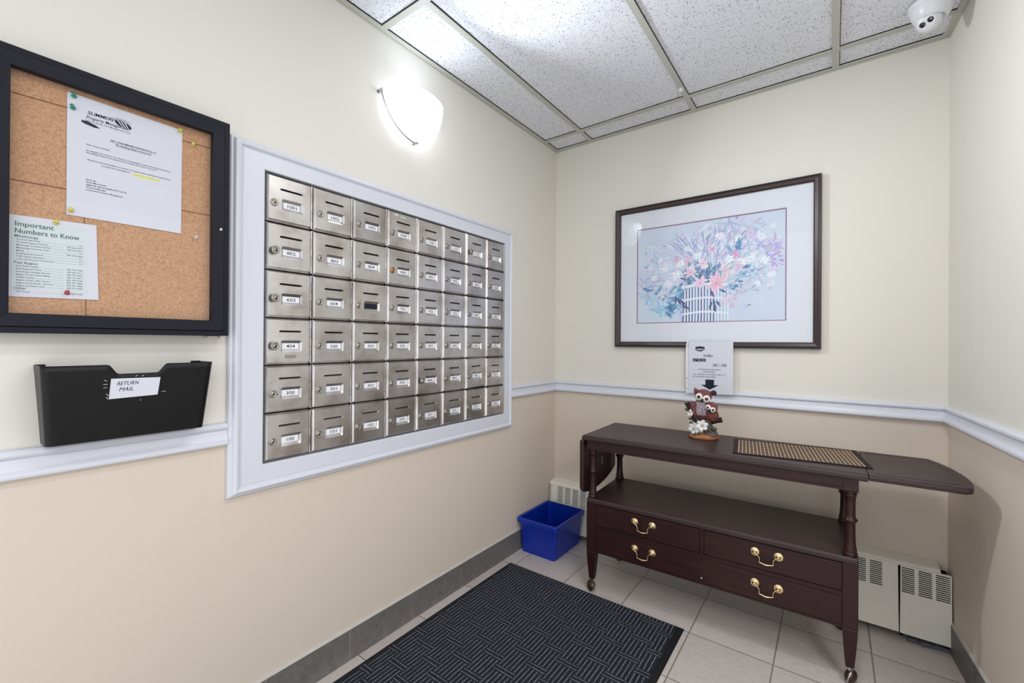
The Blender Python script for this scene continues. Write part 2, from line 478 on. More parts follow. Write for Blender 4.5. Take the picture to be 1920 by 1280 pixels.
# ------------------------------------------------------------------ mesh building
class MB:
    def __init__(s):
        s.v, s.f, s.mi, s.col, s.sm = [], [], [], [], []

    def add(s, vs, fs, mi=0, smooth=False, col=None):
        o = len(s.v)
        s.v += [Vector(p) for p in vs]
        for f in fs:
            s.f.append([i + o for i in f]); s.mi.append(mi); s.col.append(col); s.sm.append(smooth)
        return s

    def box(s, x0, x1, y0, y1, z0, z1, mi=0):
        vs = [(x, y, z) for x in (x0, x1) for y in (y0, y1) for z in (z0, z1)]
        return s.add(vs, [(0, 1, 3, 2), (4, 6, 7, 5), (0, 4, 5, 1), (2, 3, 7, 6), (0, 2, 6, 4), (1, 5, 7, 3)], mi)

    def loft(s, rings, mi=0, smooth=True, closed=True, cap=True):
        n = len(rings[0]); vs = [p for r in rings for p in r]; fs = []
        for i in range(len(rings) - 1):
            for j in range(n if closed else n - 1):
                k = (j + 1) % n
                fs.append((i * n + j, i * n + k, (i + 1) * n + k, (i + 1) * n + j))
        s.add(vs, fs, mi, smooth)
        if cap and closed:
            s.add(rings[0], [tuple(range(n))[::-1]], mi); s.add(rings[-1], [tuple(range(n))], mi)
        return s

    def tube(s, pts, r, n=8, mi=0, cap=True):
        pts = [Vector(p) for p in pts]
        rs = r if isinstance(r, (list, tuple)) else [r] * len(pts)
        rings = []; prev = None
        for i, p in enumerate(pts):
            t = (pts[min(i + 1, len(pts) - 1)] - pts[max(i - 1, 0)]).normalized()
            if prev is None:
                a = Vector((0, 0, 1)) if abs(t.z) < 0.9 else Vector((1, 0, 0))
                u = t.cross(a).normalized()
            else:
                u = (prev - t * prev.dot(t)).normalized()
            prev = u; w = t.cross(u)
            rings.append([p + rs[i] * (math.cos(2 * PI * j / n) * u + math.sin(2 * PI * j / n) * w) for j in range(n)])
        return s.loft(rings, mi, True, True, cap)

    def lathe(s, prof, c=(0, 0, 0), axis='z', n=24, mi=0, cap=True, rot=None):
        rings = []
        for r, h in prof:
            ring = []
            for j in range(n):
                a = 2 * PI * j / n; x, y, z = r * math.cos(a), r * math.sin(a), h
                p = Vector((x, y, z))
                if axis == 'x': p = Vector((z, x, y))
                if axis == 'y': p = Vector((y, z, x))
                if rot is not None: p = rot @ p
                ring.append(p + Vector(c))
            rings.append(ring)
        return s.loft(rings, mi, True, True, cap)

    def ball(s, c, r, mi=0, nu=16, nv=10, rot=None, col=None):
        rx, ry, rz = r if isinstance(r, tuple) else (r, r, r)
        c = Vector(c); rings = []
        for i in range(nv + 1):
            th = PI * i / nv
            ring = []
            for j in range(nu):
                a = 2 * PI * j / nu
                p = Vector((rx * max(math.sin(th), 1e-3) * math.cos(a), ry * max(math.sin(th), 1e-3) * math.sin(a), rz * math.cos(th)))
                if rot is not None: p = rot @ p
                ring.append(c + p)
            rings.append(ring)
        return s.loft(rings, mi, True)

    def prism(s, poly, h0, h1, mi=0, ax='z'):
        """poly of 2D points extruded along ax from h0 to h1"""
        def P(a, b, h):
            return {'z': (a, b, h), 'y': (a, h, b), 'x': (h, a, b)}[ax]
        n = len(poly)
        vs = [P(a, b, h0) for a, b in poly] + [P(a, b, h1) for a, b in poly]
        fs = [(i, (i + 1) % n, (i + 1) % n + n, i + n) for i in range(n)]
        fs += [tuple(range(n))[::-1], tuple(range(n, 2 * n))]
        return s.add(vs, fs, mi)

    def holed(s, outer, holes, fn, mi=0):
        """flat face with holes; fn maps (a,b) to 3D"""
        loops = [[Vector((a, b, 0)) for a, b in outer]] + [[Vector((a, b, 0)) for a, b in h] for h in holes]
        tris = tessellate_polygon(loops)
        flat = [p for lp in loops for p in lp]
        return s.add([fn(p.x, p.y) for p in flat], [tuple(t) for t in tris], mi)

    def build(s, name, mats, parent=None, bevel=0, seg=2, origin=None, merge=False, recalc=True, sub=0):
        me = bpy.data.meshes.new(name)
        o0 = Vector(origin) if origin else Vector((0, 0, 0))
        me.from_pydata([p - o0 for p in s.v], [], s.f)
        mats = mats if isinstance(mats, (list, tuple)) else [mats]
        for q in mats: me.materials.append(M[q] if isinstance(q, str) else q)
        for p, i, sm in zip(me.polygons, s.mi, s.sm):
            p.material_index = i; p.use_smooth = sm
        if any(c is not None for c in s.col):
            at = me.color_attributes.new('Col', 'FLOAT_COLOR', 'CORNER')
            for p, c in zip(me.polygons, s.col):
                for li in p.loop_indices: at.data[li].color = c or (1, 1, 1, 1)
        if recalc:
            bm = bmesh.new(); bm.from_mesh(me)
            if merge: bmesh.ops.remove_doubles(bm, verts=bm.verts, dist=1e-5)
            bmesh.ops.recalc_face_normals(bm, faces=bm.faces)
            bm.to_mesh(me); bm.free()
        o = bpy.data.objects.new(name, me); C.objects.link(o)
        if parent: o.parent = parent
        if origin: o.location = o0
        if bevel:
            b = o.modifiers.new('bevel', 'BEVEL'); b.width = bevel; b.segments = seg
            b.limit_method = 'ANGLE'; b.angle_limit = math.radians(40); b.use_clamp_overlap = True
        if sub:
            b = o.modifiers.new('sub', 'SUBSURF'); b.levels = sub; b.render_levels = sub
        return o


def thing(name, label, cat, loc=(0, 0, 0), rotz=0, group=None):
    o = bpy.data.objects.new(name, None); C.objects.link(o)
    o.location = loc; o.rotation_euler = (0, 0, rotz); o.empty_display_size = 0.05
    o['label'] = label; o['category'] = cat
    if group: o['group'] = group
    return o


def tag(o, label, cat, group=None):
    o['label'] = label; o['category'] = cat
    if group: o['group'] = group
    return o


def struct(o, label=None):
    o['kind'] = 'structure'
    if label: o['label'] = label
    return o


_tc = {}


def glyphs(text, size, bold=0.0, shear=0.0, space=1.0):
    """flat triangulated text: (verts2d, faces, width); baseline at 0"""
    key = (text, round(size, 6), bold, shear, space)
    if key in _tc: return _tc[key]
    cu = bpy.data.curves.new('t', 'FONT'); cu.body = text; cu.size = size; cu.resolution_u = 3
    cu.offset = bold * size; cu.shear = shear; cu.space_character = space
    ob = bpy.data.objects.new('t', cu); C.objects.link(ob)
    dg = bpy.context.evaluated_depsgraph_get()
    me = bpy.data.meshes.new_from_object(ob.evaluated_get(dg))
    vs = [(v.co.x, v.co.y) for v in me.vertices]; fs = [tuple(p.vertices) for p in me.polygons]
    bpy.data.objects.remove(ob); bpy.data.curves.remove(cu); bpy.data.meshes.remove(me)
    x1 = max((v[0] for v in vs), default=0)
    _tc[key] = (vs, fs, x1)
    return _tc[key]


class Sheet:
    """draws flat marks on a plane: origin + u*U + v*V, lifted by n*N"""
    def __init__(s, mb, org, U, V, Nn):
        s.mb, s.o, s.U, s.V, s.N = mb, Vector(org), Vector(U), Vector(V), Vector(Nn)

    def P(s, a, b, lift=0.0): return s.o + a * s.U + b * s.V + lift * s.N

    def rect(s, a0, a1, b0, b1, mi, lift=0.0002):
        s.mb.add([s.P(a0, b0, lift), s.P(a1, b0, lift), s.P(a1, b1, lift), s.P(a0, b1, lift)], [(0, 1, 2, 3)], mi)

    def poly(s, pts, mi, lift=0.0002, col=None):
        s.mb.add([s.P(a, b, lift) for a, b in pts], [tuple(range(len(pts)))], mi, False, col)

    def text(s, t, a, b, size, mi, bold=0.0, width=None, align='l', lift=0.0003, shear=0.0, rot=0.0, space=1.0):
        if bold > 0.009:                        # heavier strokes: the same letters set twice, a hair apart
            d_ = size * min(0.03, bold * 0.9)
            s.text(t, a + d_, b, size, mi, 0.006, width, align, lift + 0.00004, shear, rot, space)
            bold = 0.006
        vs, fs, w = glyphs(t, size, bold, shear, space)
        if not vs: return
        k = (width / w) if width else 1.0
        off = {'l': 0, 'c': -w * k / 2, 'r': -w * k}[align]
        ca, sa = math.cos(rot), math.sin(rot)
        out = []
        for x, y in vs:
            x = x * k + off
            out.append(s.P(a + x * ca - y * sa, b + x * sa + y * ca, lift))
        s.mb.add(out, fs, mi)


def rrect(a0, a1, b0, b1, r, n=4):
    pts = []
    for cx, cy, s0 in ((a1 - r, b0 + r, -PI / 2), (a1 - r, b1 - r, 0), (a0 + r, b1 - r, PI / 2), (a0 + r, b0 + r, PI)):
        for i in range(n + 1):
            t = s0 + PI / 2 * i / n
            pts.append((cx + r * math.cos(t), cy + r * math.sin(t)))
    return pts


# ------------------------------------------------------------------ room shell
def xr(y): return W + RW * y                    # x of the right wall at y


Z_SPLIT = 0.925
T = 0.12
wl = MB()
wl.box(-T, 0, YF, T, 0, Z_SPLIT, 1); wl.box(-T, 0, YF, T, Z_SPLIT, H + 0.1, 0)
struct(wl.build('wall_left', ['upper', 'lower']))
wb = MB()
wb.box(0, W + 0.2, 0, T, 0, Z_SPLIT, 1); wb.box(0, W + 0.2, 0, T, Z_SPLIT, H + 0.1, 0)
struct(wb.build('wall_back', ['upper', 'lower']))
YR = -1.0
wr = MB()
for z0, z1, mi in ((0, Z_SPLIT, 1), (Z_SPLIT, H + 0.1, 0)):
    wr.prism([(xr(0), 0), (xr(0) + T, 0), (xr(YR) + T, YR), (xr(YR), YR)], z0, z1, mi)
struct(wr.build('wall_right', ['upper', 'lower']))
fl = MB(); fl.box(-T, 4.2, YF - T, T, -0.1, 0)
struct(fl.build('floor', 'floor'))
ce = MB(); ce.box(-T, 4.2, YF - T, T, H + 0.004, H + 0.1)
struct(ce.build('ceiling', 'tile'))

# ceiling grid: tees and wall angles
g = MB()
X1, D1 = 0.257, -0.164
tw = 0.0125
for i in range(0, 4):
    x = X1 + 0.61 * i
    y1 = -0.001
    if x > W - 0.02:
        y1 = (x + 0.02 - W) / RW
    g.box(x - tw, x + tw, YF, y1, H - 0.003, H + 0.003)
for y in (D1, D1 - 1.219, D1 - 2.438, D1 - 3.657):
    xe = xr(y) - 0.002 if y > YR else 4.2
    g.box(0.001, xe, y - tw, y + tw, H - 0.0035, H + 0.003)
g.box(0.0005, 0.022, YF, -0.0005, H - 0.0043, H + 0.003)
g.box(0.0005, 0.0025, YF, -0.0005, H - 0.0085, H - 0.003)
g.box(0.001, W, -0.022, -0.0005, H - 0.004, H + 0.003)
g.box(0.001, W, -0.0025, -0.0005, H - 0.0085, H - 0.003)
q = 0.022
g.prism([(xr(0) - 0.0005, -0.0005), (xr(YR) - 0.0005, YR), (xr(YR) - q, YR), (xr(0) - q, -0.0005)], H - 0.0046, H + 0.003)
g.prism([(xr(0) - 0.0005, -0.0005), (xr(YR) - 0.0005, YR), (xr(YR) - 0.0025, YR), (xr(0) - 0.0025, -0.0005)], H - 0.0085, H - 0.003)
# dark reveals where the tiles sit in the tees
for i in range(0, 3):
    x = X1 + 0.61 * i
    g.box(x + tw, x + tw + 0.0022, YF, -0.022, H + 0.0008, H + 0.0045, 1)
for y in (D1, D1 - 1.219):
    g.box(0.022, xr(y) - 0.02, y - tw - 0.0018, y - tw, H + 0.0008, H + 0.0045, 1)
g.box(0.022, W - 0.024, -0.0245, -0.022, H + 0.0008, H + 0.0045, 1)
g.box(0.022, 0.0245, YF, -0.02, H + 0.0008, H + 0.0045, 1)
struct(g.build('trim_1', ['grid', 'black']))

# chair rail: one profile swept along each wall, mitred in the corners
PROF = [(0.0, 0.960), (0.008, 0.9595), (0.0135, 0.9575), (0.0168, 0.953), (0.0172, 0.947), (0.0155, 0.9425), (0.0120, 0.9400), (0.0085, 0.9395),
        (0.0082, 0.9370), (0.0105, 0.9365), (0.0110, 0.9270), (0.0125, 0.9180), (0.0150, 0.9125), (0.0180, 0.9090), (0.0182, 0.9070), (0.0215, 0.9065), (0.0225, 0.9020),
        (0.0215, 0.8965), (0.0180, 0.8935), (0.0, 0.893)]


def rail(name, fa, fb):
    b = MB()
    b.loft([[fa(d, z) for d, z in PROF], [fb(d, z) for d, z in PROF]], 0, False)
    struct(b.build(name, 'white'))


kk = math.sqrt(1 + RW * RW)
crn = lambda d: W - RW * d - d * kk
rail('trim_2', lambda d, z: (d + .0003, YF, z), lambda d, z: (d + .0003, -1.9295, z))
rail('trim_3', lambda d, z: (d + .0003, -0.5065, z), lambda d, z: (d + .0003, -d - .0003, z))
rail('trim_4', lambda d, z: (d + .0003, -d - .0003, z), lambda d, z: (crn(d), -d - .0003, z))
rail('trim_5', lambda d, z: (crn(d) - .0003, -d, z), lambda d, z: (xr(YR) - d, YR, z))

# white moulding round the mailboxes
OY0, OY1, OZ0, OZ1 = -1.929, -0.507, 0.730, 1.8265
IY0, IY1, IZ0, IZ1 = -1.8305, -0.5745, 0.8145, 1.748
tp = [(0.0, 0.0005), (0.0, 0.013), (0.003, 0.017), (0.008, 0.018), (0.013, 0.0265), (0.019, 0.029), (0.026, 0.027), (0.031, 0.020),
      (0.034, 0.0185), (0.036, 0.021), (0.0385, 0.0215), (0.092, 0.0215), (0.0955, 0.020), (0.0965, 0.0005)]
rings = []
for (sy, sz) in ((0, 0), (1, 0), (1, 1), (0, 1)):
    ring = []
    for w, x in tp:
        fy = w / 0.0965
        y = (OY0 + (IY0 - OY0) * fy) if sy == 0 else (OY1 + (IY1 - OY1) * fy)
        z = (OZ0 + (IZ0 - OZ0) * fy) if sz == 0 else (OZ1 + (IZ1 - OZ1) * fy)
        ring.append((x, y, z))
    rings.append(ring)
b = MB(); b.loft(rings + [rings[0]], 0, False, False, False)
struct(b.build('trim_6', 'white', merge=True))

# tile skirting
def skirt(name, P, length, first, y_end):
    b = MB()
    y = first
    while y > y_end:
        y2 = max(y - 0.3, y_end)
        for (d0, d1, z0, z1, mi) in ((0.0005, 0.010, 0.0, 0.1165, 0),):
            vs = [P(d, yy, z) for d in (d0, d1) for yy in (y2 + .0, y) for z in (z0, z1)]
            b.add(vs, [(0, 1, 3, 2), (4, 6, 7, 5), (0, 4, 5, 1), (2, 3, 7, 6), (0, 2, 6, 4), (1, 5, 7, 3)], mi)
        y -= 0.3025
    vs = [P(d, yy, z) for d in (0.0003, 0.0085) for yy in (y_end, first) for z in (0.0, 0.1165)]
    b.add(vs, [(0, 1, 3, 2), (4, 6, 7, 5), (0, 4, 5, 1), (2, 3, 7, 6), (0, 2, 6, 4), (1, 5, 7, 3)], 1)
    # sloped grout on top
    b.add([P(0.0003, y_end, 0.124), P(0.0003, first, 0.124), P(0.010, first, 0.1165), P(0.010, y_end, 0.1165),
           P(0.0003, first, 0.1165), P(0.0003, y_end, 0.1165)],
          [(0, 1, 2, 3), (1, 4, 2), (0, 3, 5), (0, 5, 4, 1)], 1)
    struct(b.build(name, ['skirt', 'grout']))


skirt('baseboard_left', lambda d, y, z: (d, y, z), 4, 0.003, YF)
skirt('baseboard_right', lambda d, y, z: (xr(y) - d, y, z), 3, -0.002, YR)


# ------------------------------------------------------------------ mailboxes
NUM = [['1001', '1002', '1003', '1004', '1100', '1101', '1102', '1103'],
       ['802', '803', '804', '900', '901', '902', '903', '1000'],
       ['603', '604', None, '701', '702', '703', '800', '801'],
       ['404', '500', '501', '502', '503', '600', '601', '602'],
       ['300', '301', '302', '303', '400', '401', '402', '403'],
       ['100', '101', '103', '200', '201', '202', '203', '204']]
MW, MH = 0.1564, 0.1547
MY0, MZ0 = -1.828, 0.8173
DX = 0.0195                                    # door face
RB = 0.1485                                    # right edge of the door, left of the hinge

b = MB(); b.box(0.0006, 0.0105, 0.0006, MW - 0.0006, 0.0006, MH - 0.0006)
housing0 = b
# door
b = MB()
y0, y1, z0, z1, c = 0.0022, RB, 0.0018, MH - 0.0018, 0.0072
F = lambda a, bb, x=DX: (x, a, bb)
outer = [(y0 + c, z0 + c), (y1 - 0.002, z0 + c), (y1 - 0.002, z1 - c * 0.8), (y0 + c, z1 - c * 0.8)]
edge = [(y0, z0), (y1, z0), (y1, z1), (y0, z1)]
slot = rrect(0.0445, 0.1205, 0.1065, 0.1135, 0.0034)
win = rrect(0.0495, 0.1205, 0.0415, 0.0805, 0.007)
b.holed(outer, [slot, win], F)
b.add([F(*p, 0.0112) for p in edge] + [F(*p) for p in outer], [(i, (i + 1) % 4, (i + 1) % 4 + 4, i + 4) for i in range(4)])
b.add([F(*p, 0.0100) for p in edge] + [F(*p, 0.0112) for p in edge], [(i, (i + 1) % 4, (i + 1) % 4 + 4, i + 4) for i in range(4)])
# pressed slot: lower lip slopes back, dark gap under the upper lip
si = rrect(0.0475, 0.1175, 0.1095, 0.1128, 0.0015)
n = len(slot)
b.add([F(*p) for p in slot] + [F(*p, DX - 0.005) for p in si], [(i, (i + 1) % n, (i + 1) % n + n, i + n) for i in range(n)])
b.add([F(*p, DX - 0.005) for p in si], [tuple(range(n))], 1)
wi = rrect(0.0560, 0.1145, 0.0515, 0.0715, 0.001)
b.add([F(*p) for p in win] + [F(*p, DX - 0.0065) for p in wi], [(i, (i + 1) % n, (i + 1) % n + n, i + n) for i in range(n)])
b.add([F(*p, DX - 0.0065) for p in wi], [tuple(range(n))], 1)
door0 = b
# hinge knuckles
b = MB()
for k in range(5):
    za = 0.003 + k * (MH - 0.006) / 5
    b.tube([(0.0155, 0.1520, za), (0.0155, 0.1520, za + (MH - 0.006) / 5 - 0.0012)], 0.0028 if k % 2 == 0 else 0.0023, 8)
hinge0 = b
b = MB()
b.lathe([(0.0125, 0), (0.0125, 0.003), (0.0115, 0.0045), (0.0085, 0.005), (0.0078, 0.0038), (0.0062, 0.0038), (0.0058, 0.0050), (0.0, 0.0052)],
        (DX - 0.0005, 0, 0), 'x', 20)
b.box(DX + 0.0046, DX + 0.0050, -0.0011, 0.0011, -0.0036, 0.0028, 1)
lock0 = b
proto = {}


def inst(key, mb, mats, name, parent, loc=(0, 0, 0), rot=(0, 0, 0)):
    if key not in proto:
        proto[key] = mb.build(name, mats); o = proto[key]
    else:
        o = proto[key].copy(); C.objects.link(o)
    o.name = name; o.parent = parent; o.location = loc; o.rotation_euler = rot
    return o


COLN = ['leftmost', 'second from left', 'third from left', 'fourth from left', 'fourth from right', 'third from right', 'second from right', 'rightmost']
ROWN = ['top row', 'second row', 'third row', 'fourth row', 'fifth row', 'bottom row']
random.seed(11)
for r in range(6):
    for cix in range(8):
        nm = NUM[r][cix]
        y = MY0 + cix * MW; z = MZ0 + (5 - r) * MH
        extra = ''
        if nm == '900': extra = ', copper-coloured lock'
        if nm == '300': extra = ', scratched around its lock'
        if nm == '404': extra = ', grey tape patch under its number'
        if nm == '1004': extra = ', torn sticker above its slot'
        if nm == '402': extra = ', its door tilted'
        place = '%s of the %s' % (COLN[cix], ROWN[r])
        lab = ('steel mailbox %s, %s%s' % (nm, place, extra)) if nm else \
            'steel mailbox with a black empty number window, %s' % place
        t = thing('mailbox', lab, 'mailbox', (0.0, y, z), 0, 'steel mailboxes in the wall')
        inst('house', housing0, 'black', 'housing', t)
        dr = inst('door', door0, ['steel', 'black'], 'door', t)
        if nm == '402':
            dr.location = (0.0, 0.004, -0.0005); dr.rotation_euler = (math.radians(1.6), 0, 0)
            dr.location = (0.0, 0.0045, 0.0)
        elif random.random() < 0.5:
            dr.location = (random.uniform(-0.0004, 0.0006), random.uniform(-0.0004, 0.0004), 0)
        inst('hinge', hinge0, 'steel', 'hinge', t)
        lk = inst('lockb' if nm == '900' else 'lock', lock0, ['brasslock' if nm == '900' else 'lockmetal', 'black'], 'lock', dr,
                  (0, 0.0255, 0.0625), (random.choice([0, 0, PI / 2, -0.5, 0.4, PI / 2]), 0, 0))
        if nm == '900': lk['label'] = 'copper coloured lock'
        if nm in ('802', '603', '400', '1102', '404'): lk.scale = (1.5, 1.08, 1.08)
        b = MB(); off = random.uniform(-0.0008, 0.0008)
        b.box(DX - 0.0064, DX - 0.0058, 0.0562, 0.1125, 0.0517, 0.0713, 0 if nm else 1)
        if nm:
            sh = Sheet(b, (DX - 0.0058, 0.0845, 0.0561 + off), (0, 1, 0), (0, 0, 1), (1, 0, 0))
            sh.text(nm, 0, 0, 0.0152, 1, 0.010, 0.029 if len(nm) == 3 else 0.035, 'c', 0.0002)
        b.build('number_card', ['card', 'ink'], dr)
        if nm == '404':
            b = MB(); b.box(DX, DX + 0.0003, 0.063, 0.099, 0.022, 0.032); b.build('tape_patch', 'taupe', dr)['label'] = 'small grey tape patch'
        if nm == '1004':
            b = MB()
            for a0, a1, c0, c1 in ((0.034, 0.052, 0.136, 0.141), (0.066, 0.078, 0.134, 0.137), (0.080, 0.096, 0.133, 0.136), (0.108, 0.111, 0.133, 0.137)):
                b.add([(DX + 0.0003, a0, c0), (DX + 0.0003, a1, c0 - 0.0005), (DX + 0.0003, a1 - 0.001, c1), (DX + 0.0003, a0 + 0.002, c1 + 0.0008)], [(0, 1, 2, 3)])
            b.build('sticker_residue', 'residue', dr)['label'] = 'torn white sticker scraps'
        if nm == '300':
            b = MB()
            for k in range(26):
                ca, cb = 0.012 + random.random() * 0.036, 0.045 + random.random() * 0.055
                if abs(ca - 0.0255) < 0.013 and abs(cb - 0.0625) < 0.014: continue
                rr = random.uniform(0.0008, 0.0028)
                b.add([(DX + 0.0002, ca + rr * random.uniform(.6, 1.3) * math.cos(j * PI / 3.5), cb + rr * random.uniform(.6, 1.3) * math.sin(j * PI / 3.5)) for j in range(7)], [tuple(range(7))])
            b.build('scratch_marks', 'taupe', dr)['label'] = 'dull scratches around the lock'

# ------------------------------------------------------------------ notice board
BY0, BY1, BZ0, BZ1 = -2.407, -1.9445, 1.219, 1.8365
t = thing('notice_board', 'locked cork notice board with dark navy metal frame on the left wall', 'notice board', (0.0, (BY0 + BY1) / 2, BZ0))
o0 = Vector(t.location)


def ringframe(b, Y0, Y1, Z0, Z1, w, xa, xb, mi=0, wi_x=None):
    """mitred rectangular frame between x=xa (back) and xb (front)"""
    def loop(i, x): return [(x, Y0 + i, Z0 + i), (x, Y1 - i, Z0 + i), (x, Y1 - i, Z1 - i), (x, Y0 + i, Z1 - i)]
    xi = wi_x if wi_x is not None else xb
    L = loop(0, xa) + loop(0, xb) + loop(w, xi) + loop(w, xa)
    fs = []
    for k in range(3):
        for i in range(4):
            j = (i + 1) % 4
            fs.append((k * 4 + i, k * 4 + j, (k + 1) * 4 + j, (k + 1) * 4 + i))
    for i in range(4):
        j = (i + 1) % 4
        fs.append((i, j, 12 + j, 12 + i))
    b.add(L, fs, mi)


def rel(o, root):
    """mesh written in room coordinates, now moved under its thing"""
    o.data.transform(Matrix.Translation(-Vector(root.location))); return o


b = MB(); ringframe(b, BY0, BY1, BZ0, BZ1, 0.0135, 0.0005, 0.056)
rel(b.build('outer_frame', 'alu', t, 0.0012), t)
b = MB(); ringframe(b, BY0 + 0.0145, BY1 - 0.0145, BZ0 + 0.0145, BZ1 - 0.0145, 0.0285, 0.038, 0.060, 0, 0.057)
dd = rel(b.build('door_frame', 'alu', t, 0.001), t)
b = MB(); b.box(0.046, 0.0475, BY0 + 0.04, BY1 - 0.04, BZ0 + 0.04, BZ1 - 0.04)
rel(b.build('glass_pane', 'glass', t), t)
b = MB(); b.box(0.001, 0.028, BY0 + 0.013, BY1 - 0.013, BZ0 + 0.013, BZ1 - 0.013, 0)
X = 0.0284
for (a, b0_, c_, d_) in ((-2.405, 1.742, -1.957, 1.758), (-2.405, 1.552, -1.957, 1.5645)):
    b.add([(X, a, b0_), (X, c_, d_), (X, c_, d_ + 0.0028), (X, a, b0_ + 0.0028)], [(0, 1, 2, 3)], 1)
b.add([(X, -2.2405, 1.232), (X, -2.2385, 1.232), (X, -2.2445, 1.553), (X, -2.2465, 1.553)], [(0, 1, 2, 3)], 1)
rel(b.build('cork_panel', ['cork', 'cork_seam'], t), t)
b = MB(); b.lathe([(0.0042, 0), (0.0042, 0.0012), (0.0030, 0.0018), (0, 0.0018)], (0.0585, -1.9665, 1.524), 'x', 16)
rel(b.build('lock', 'chrome', t), t)

# letter
t = thing('letter', 'white property management letter pinned on the cork notice board', 'paper', (0.0305, -2.1635, 1.500))
b = MB()
LT = [(-2.275, 1.498), (-2.0535, 1.4985), (-2.0525, 1.7825), (-2.2755, 1.7855)]
b.prism(LT, 0.0300, 0.0306, 0, 'x')
sh = Sheet(b, (0.0306, -2.2755, 1.4985), (0, 1, 0.0), (0, 0, 1), (1, 0, 0))
h = 0.286
sh.text('SUMMERHILL', 0.034, h - 0.037, 0.0112, 1, 0.03, 0.066, shear=0.25)
sh.text('Property Management', 0.032, h - 0.048, 0.0105, 1, 0.012, 0.079, shear=0.25)
sh.text('Your Property, Our Management Team', 0.031, h - 0.0545, 0.0045, 1, 0.01, 0.083)
sh.poly([(0.024, h - .056), (0.034, h - .0545), (0.050, h - .0595), (0.057, h - .064), (0.047, h - .0655), (0.030, h - .0625), (0.0245, h - .060)], 1, 0.0005)
el = lambda cx, cy, rx, ry, n=20, rot=0: [(cx + rx * math.cos(2 * PI * i / n) * math.cos(rot) - ry * math.sin(2 * PI * i / n) * math.sin(rot),
                                           cy + rx * math.cos(2 * PI * i / n) * math.sin(rot) + ry * math.sin(2 * PI * i / n) * math.cos(rot)) for i in range(n)]
sh.poly(el(0.100, h - 0.037, 0.0165, 0.0078, 20, -0.25), 1, 0.0003)
for k in range(3):
    sh.poly([(0.088 + k * .0065, h - .030), (0.0905 + k * .0065, h - .0292), (0.101 + k * .005, h - .045), (0.0995 + k * .005, h - .0455)], 0, 0.0005)
for k in range(3):
    arc = [(0.096 + (0.023 - k * .003) * math.cos(a), h - 0.036 + (0.0125 - k * .0018) * math.sin(a)) for a in [PI * (0.15 + 0.75 * i / 10) for i in range(11)]]
    arc2 = [(x, y - 0.0005) for x, y in arc][::-1]
    sh.poly(arc + arc2, 2, 0.0004)
sh.text('PEEL CONDOMINIUM CORPORATION # 116', 0.121, h - 0.087, 0.0058, 1, 0.02, 0.090, 'c')
sh.rect(0.076, 0.166, h - 0.0885, h - 0.0881, 1)
sh.text('RE: Building Safety and Security', 0.121, h - 0.0945, 0.0058, 1, 0.02, 0.070, 'c')
sh.rect(0.086, 0.156, h - 0.0962, h - 0.0958, 1)
L = [('Dear Owner/ Resident,', 0.033, 0.112, 0.043), ("As residents and Owners, it is everyone's responsibility to ensure the safety and security in", 0.033, 0.126, 0.164),
     ('the building. Please do not open doors for people whom you do not know.', 0.033, 0.1315, 0.135),
     ('Should you have any questions or concerns or require further clarification, please feel free', 0.035, 0.148, 0.162),
     ('to contact the undersigned at', 0.060, 0.1545, 0.053)]
sh.poly([(0.118, h - .159), (0.120, h - .1515), (0.176, h - .153), (0.176, h - .158), (0.150, h - .1605)], 3, 0.0002)
sh.text('smarchand@summerhillpm.com', 0.119, h - 0.1565, 0.0048, 4, 0.0, 0.055)
for s_, a, dv, w in L: sh.text(s_, a, h - dv, 0.0050, 1, 0.008, w)
for i, (s_, w) in enumerate((('Sincerely,', 0.018), ('Steve Marchando', 0.036), ('Agent for and on behalf of PCC # 116', 0.074), ('Property Manager', 0.036), ('Summerhill Property Management', 0.068))):
    sh.text(s_, 0.033, h - 0.196 - i * 0.0062, 0.0052, 1, 0.03 if i == 2 else 0.008, w)
rel(b.build('sheet', ['paper', 'ink', 'ink_soft', 'highlight', 'grey_print'], t, recalc=False), t)

# numbers sheet
t = thing('phone_list', 'white important numbers sheet pinned in the lower left of the notice board', 'paper', (0.0305, -2.29, 1.30))
b = MB()
b.prism([(-2.372, 1.2985), (-2.2185, 1.3025), (-2.2235, 1.4835), (-2.372, 1.4775)], 0.0300, 0.0305, 0, 'x')
sh = Sheet(b, (0.0305, -2.368, 1.2985), (0, 1, 0.02), (0, 0, 1), (1, 0, 0))
sh.rect(0.008, 0.128, 0.014, 0.168, 4, 0.0001)
sh.text('Important', 0.013, 0.1560, 0.0150, 2, 0.015, 0.060, lift=0.0004)
sh.text('Numbers to Know', 0.013, 0.1405, 0.0150, 2, 0.015, 0.102, lift=0.0004)


def rows(head, y, items, hw):
    sh.text(head, 0.013, y, 0.0078, 3, 0.01, hw, lift=0.0004)
    for i, (a, w, c_) in enumerate(items):
        yy = y - 0.0062 * (i + 1)
        sh.text(a, 0.016, yy, 0.0048, 3, 0.005, w, lift=0.0004)
        sh.text(c_, 0.121, yy, 0.0048, 3, 0.005, None, 'r', lift=0.0004)
        sh.rect(0.018 + w, 0.119 - 0.0025 * len(c_), yy, yy + 0.0003, 3)


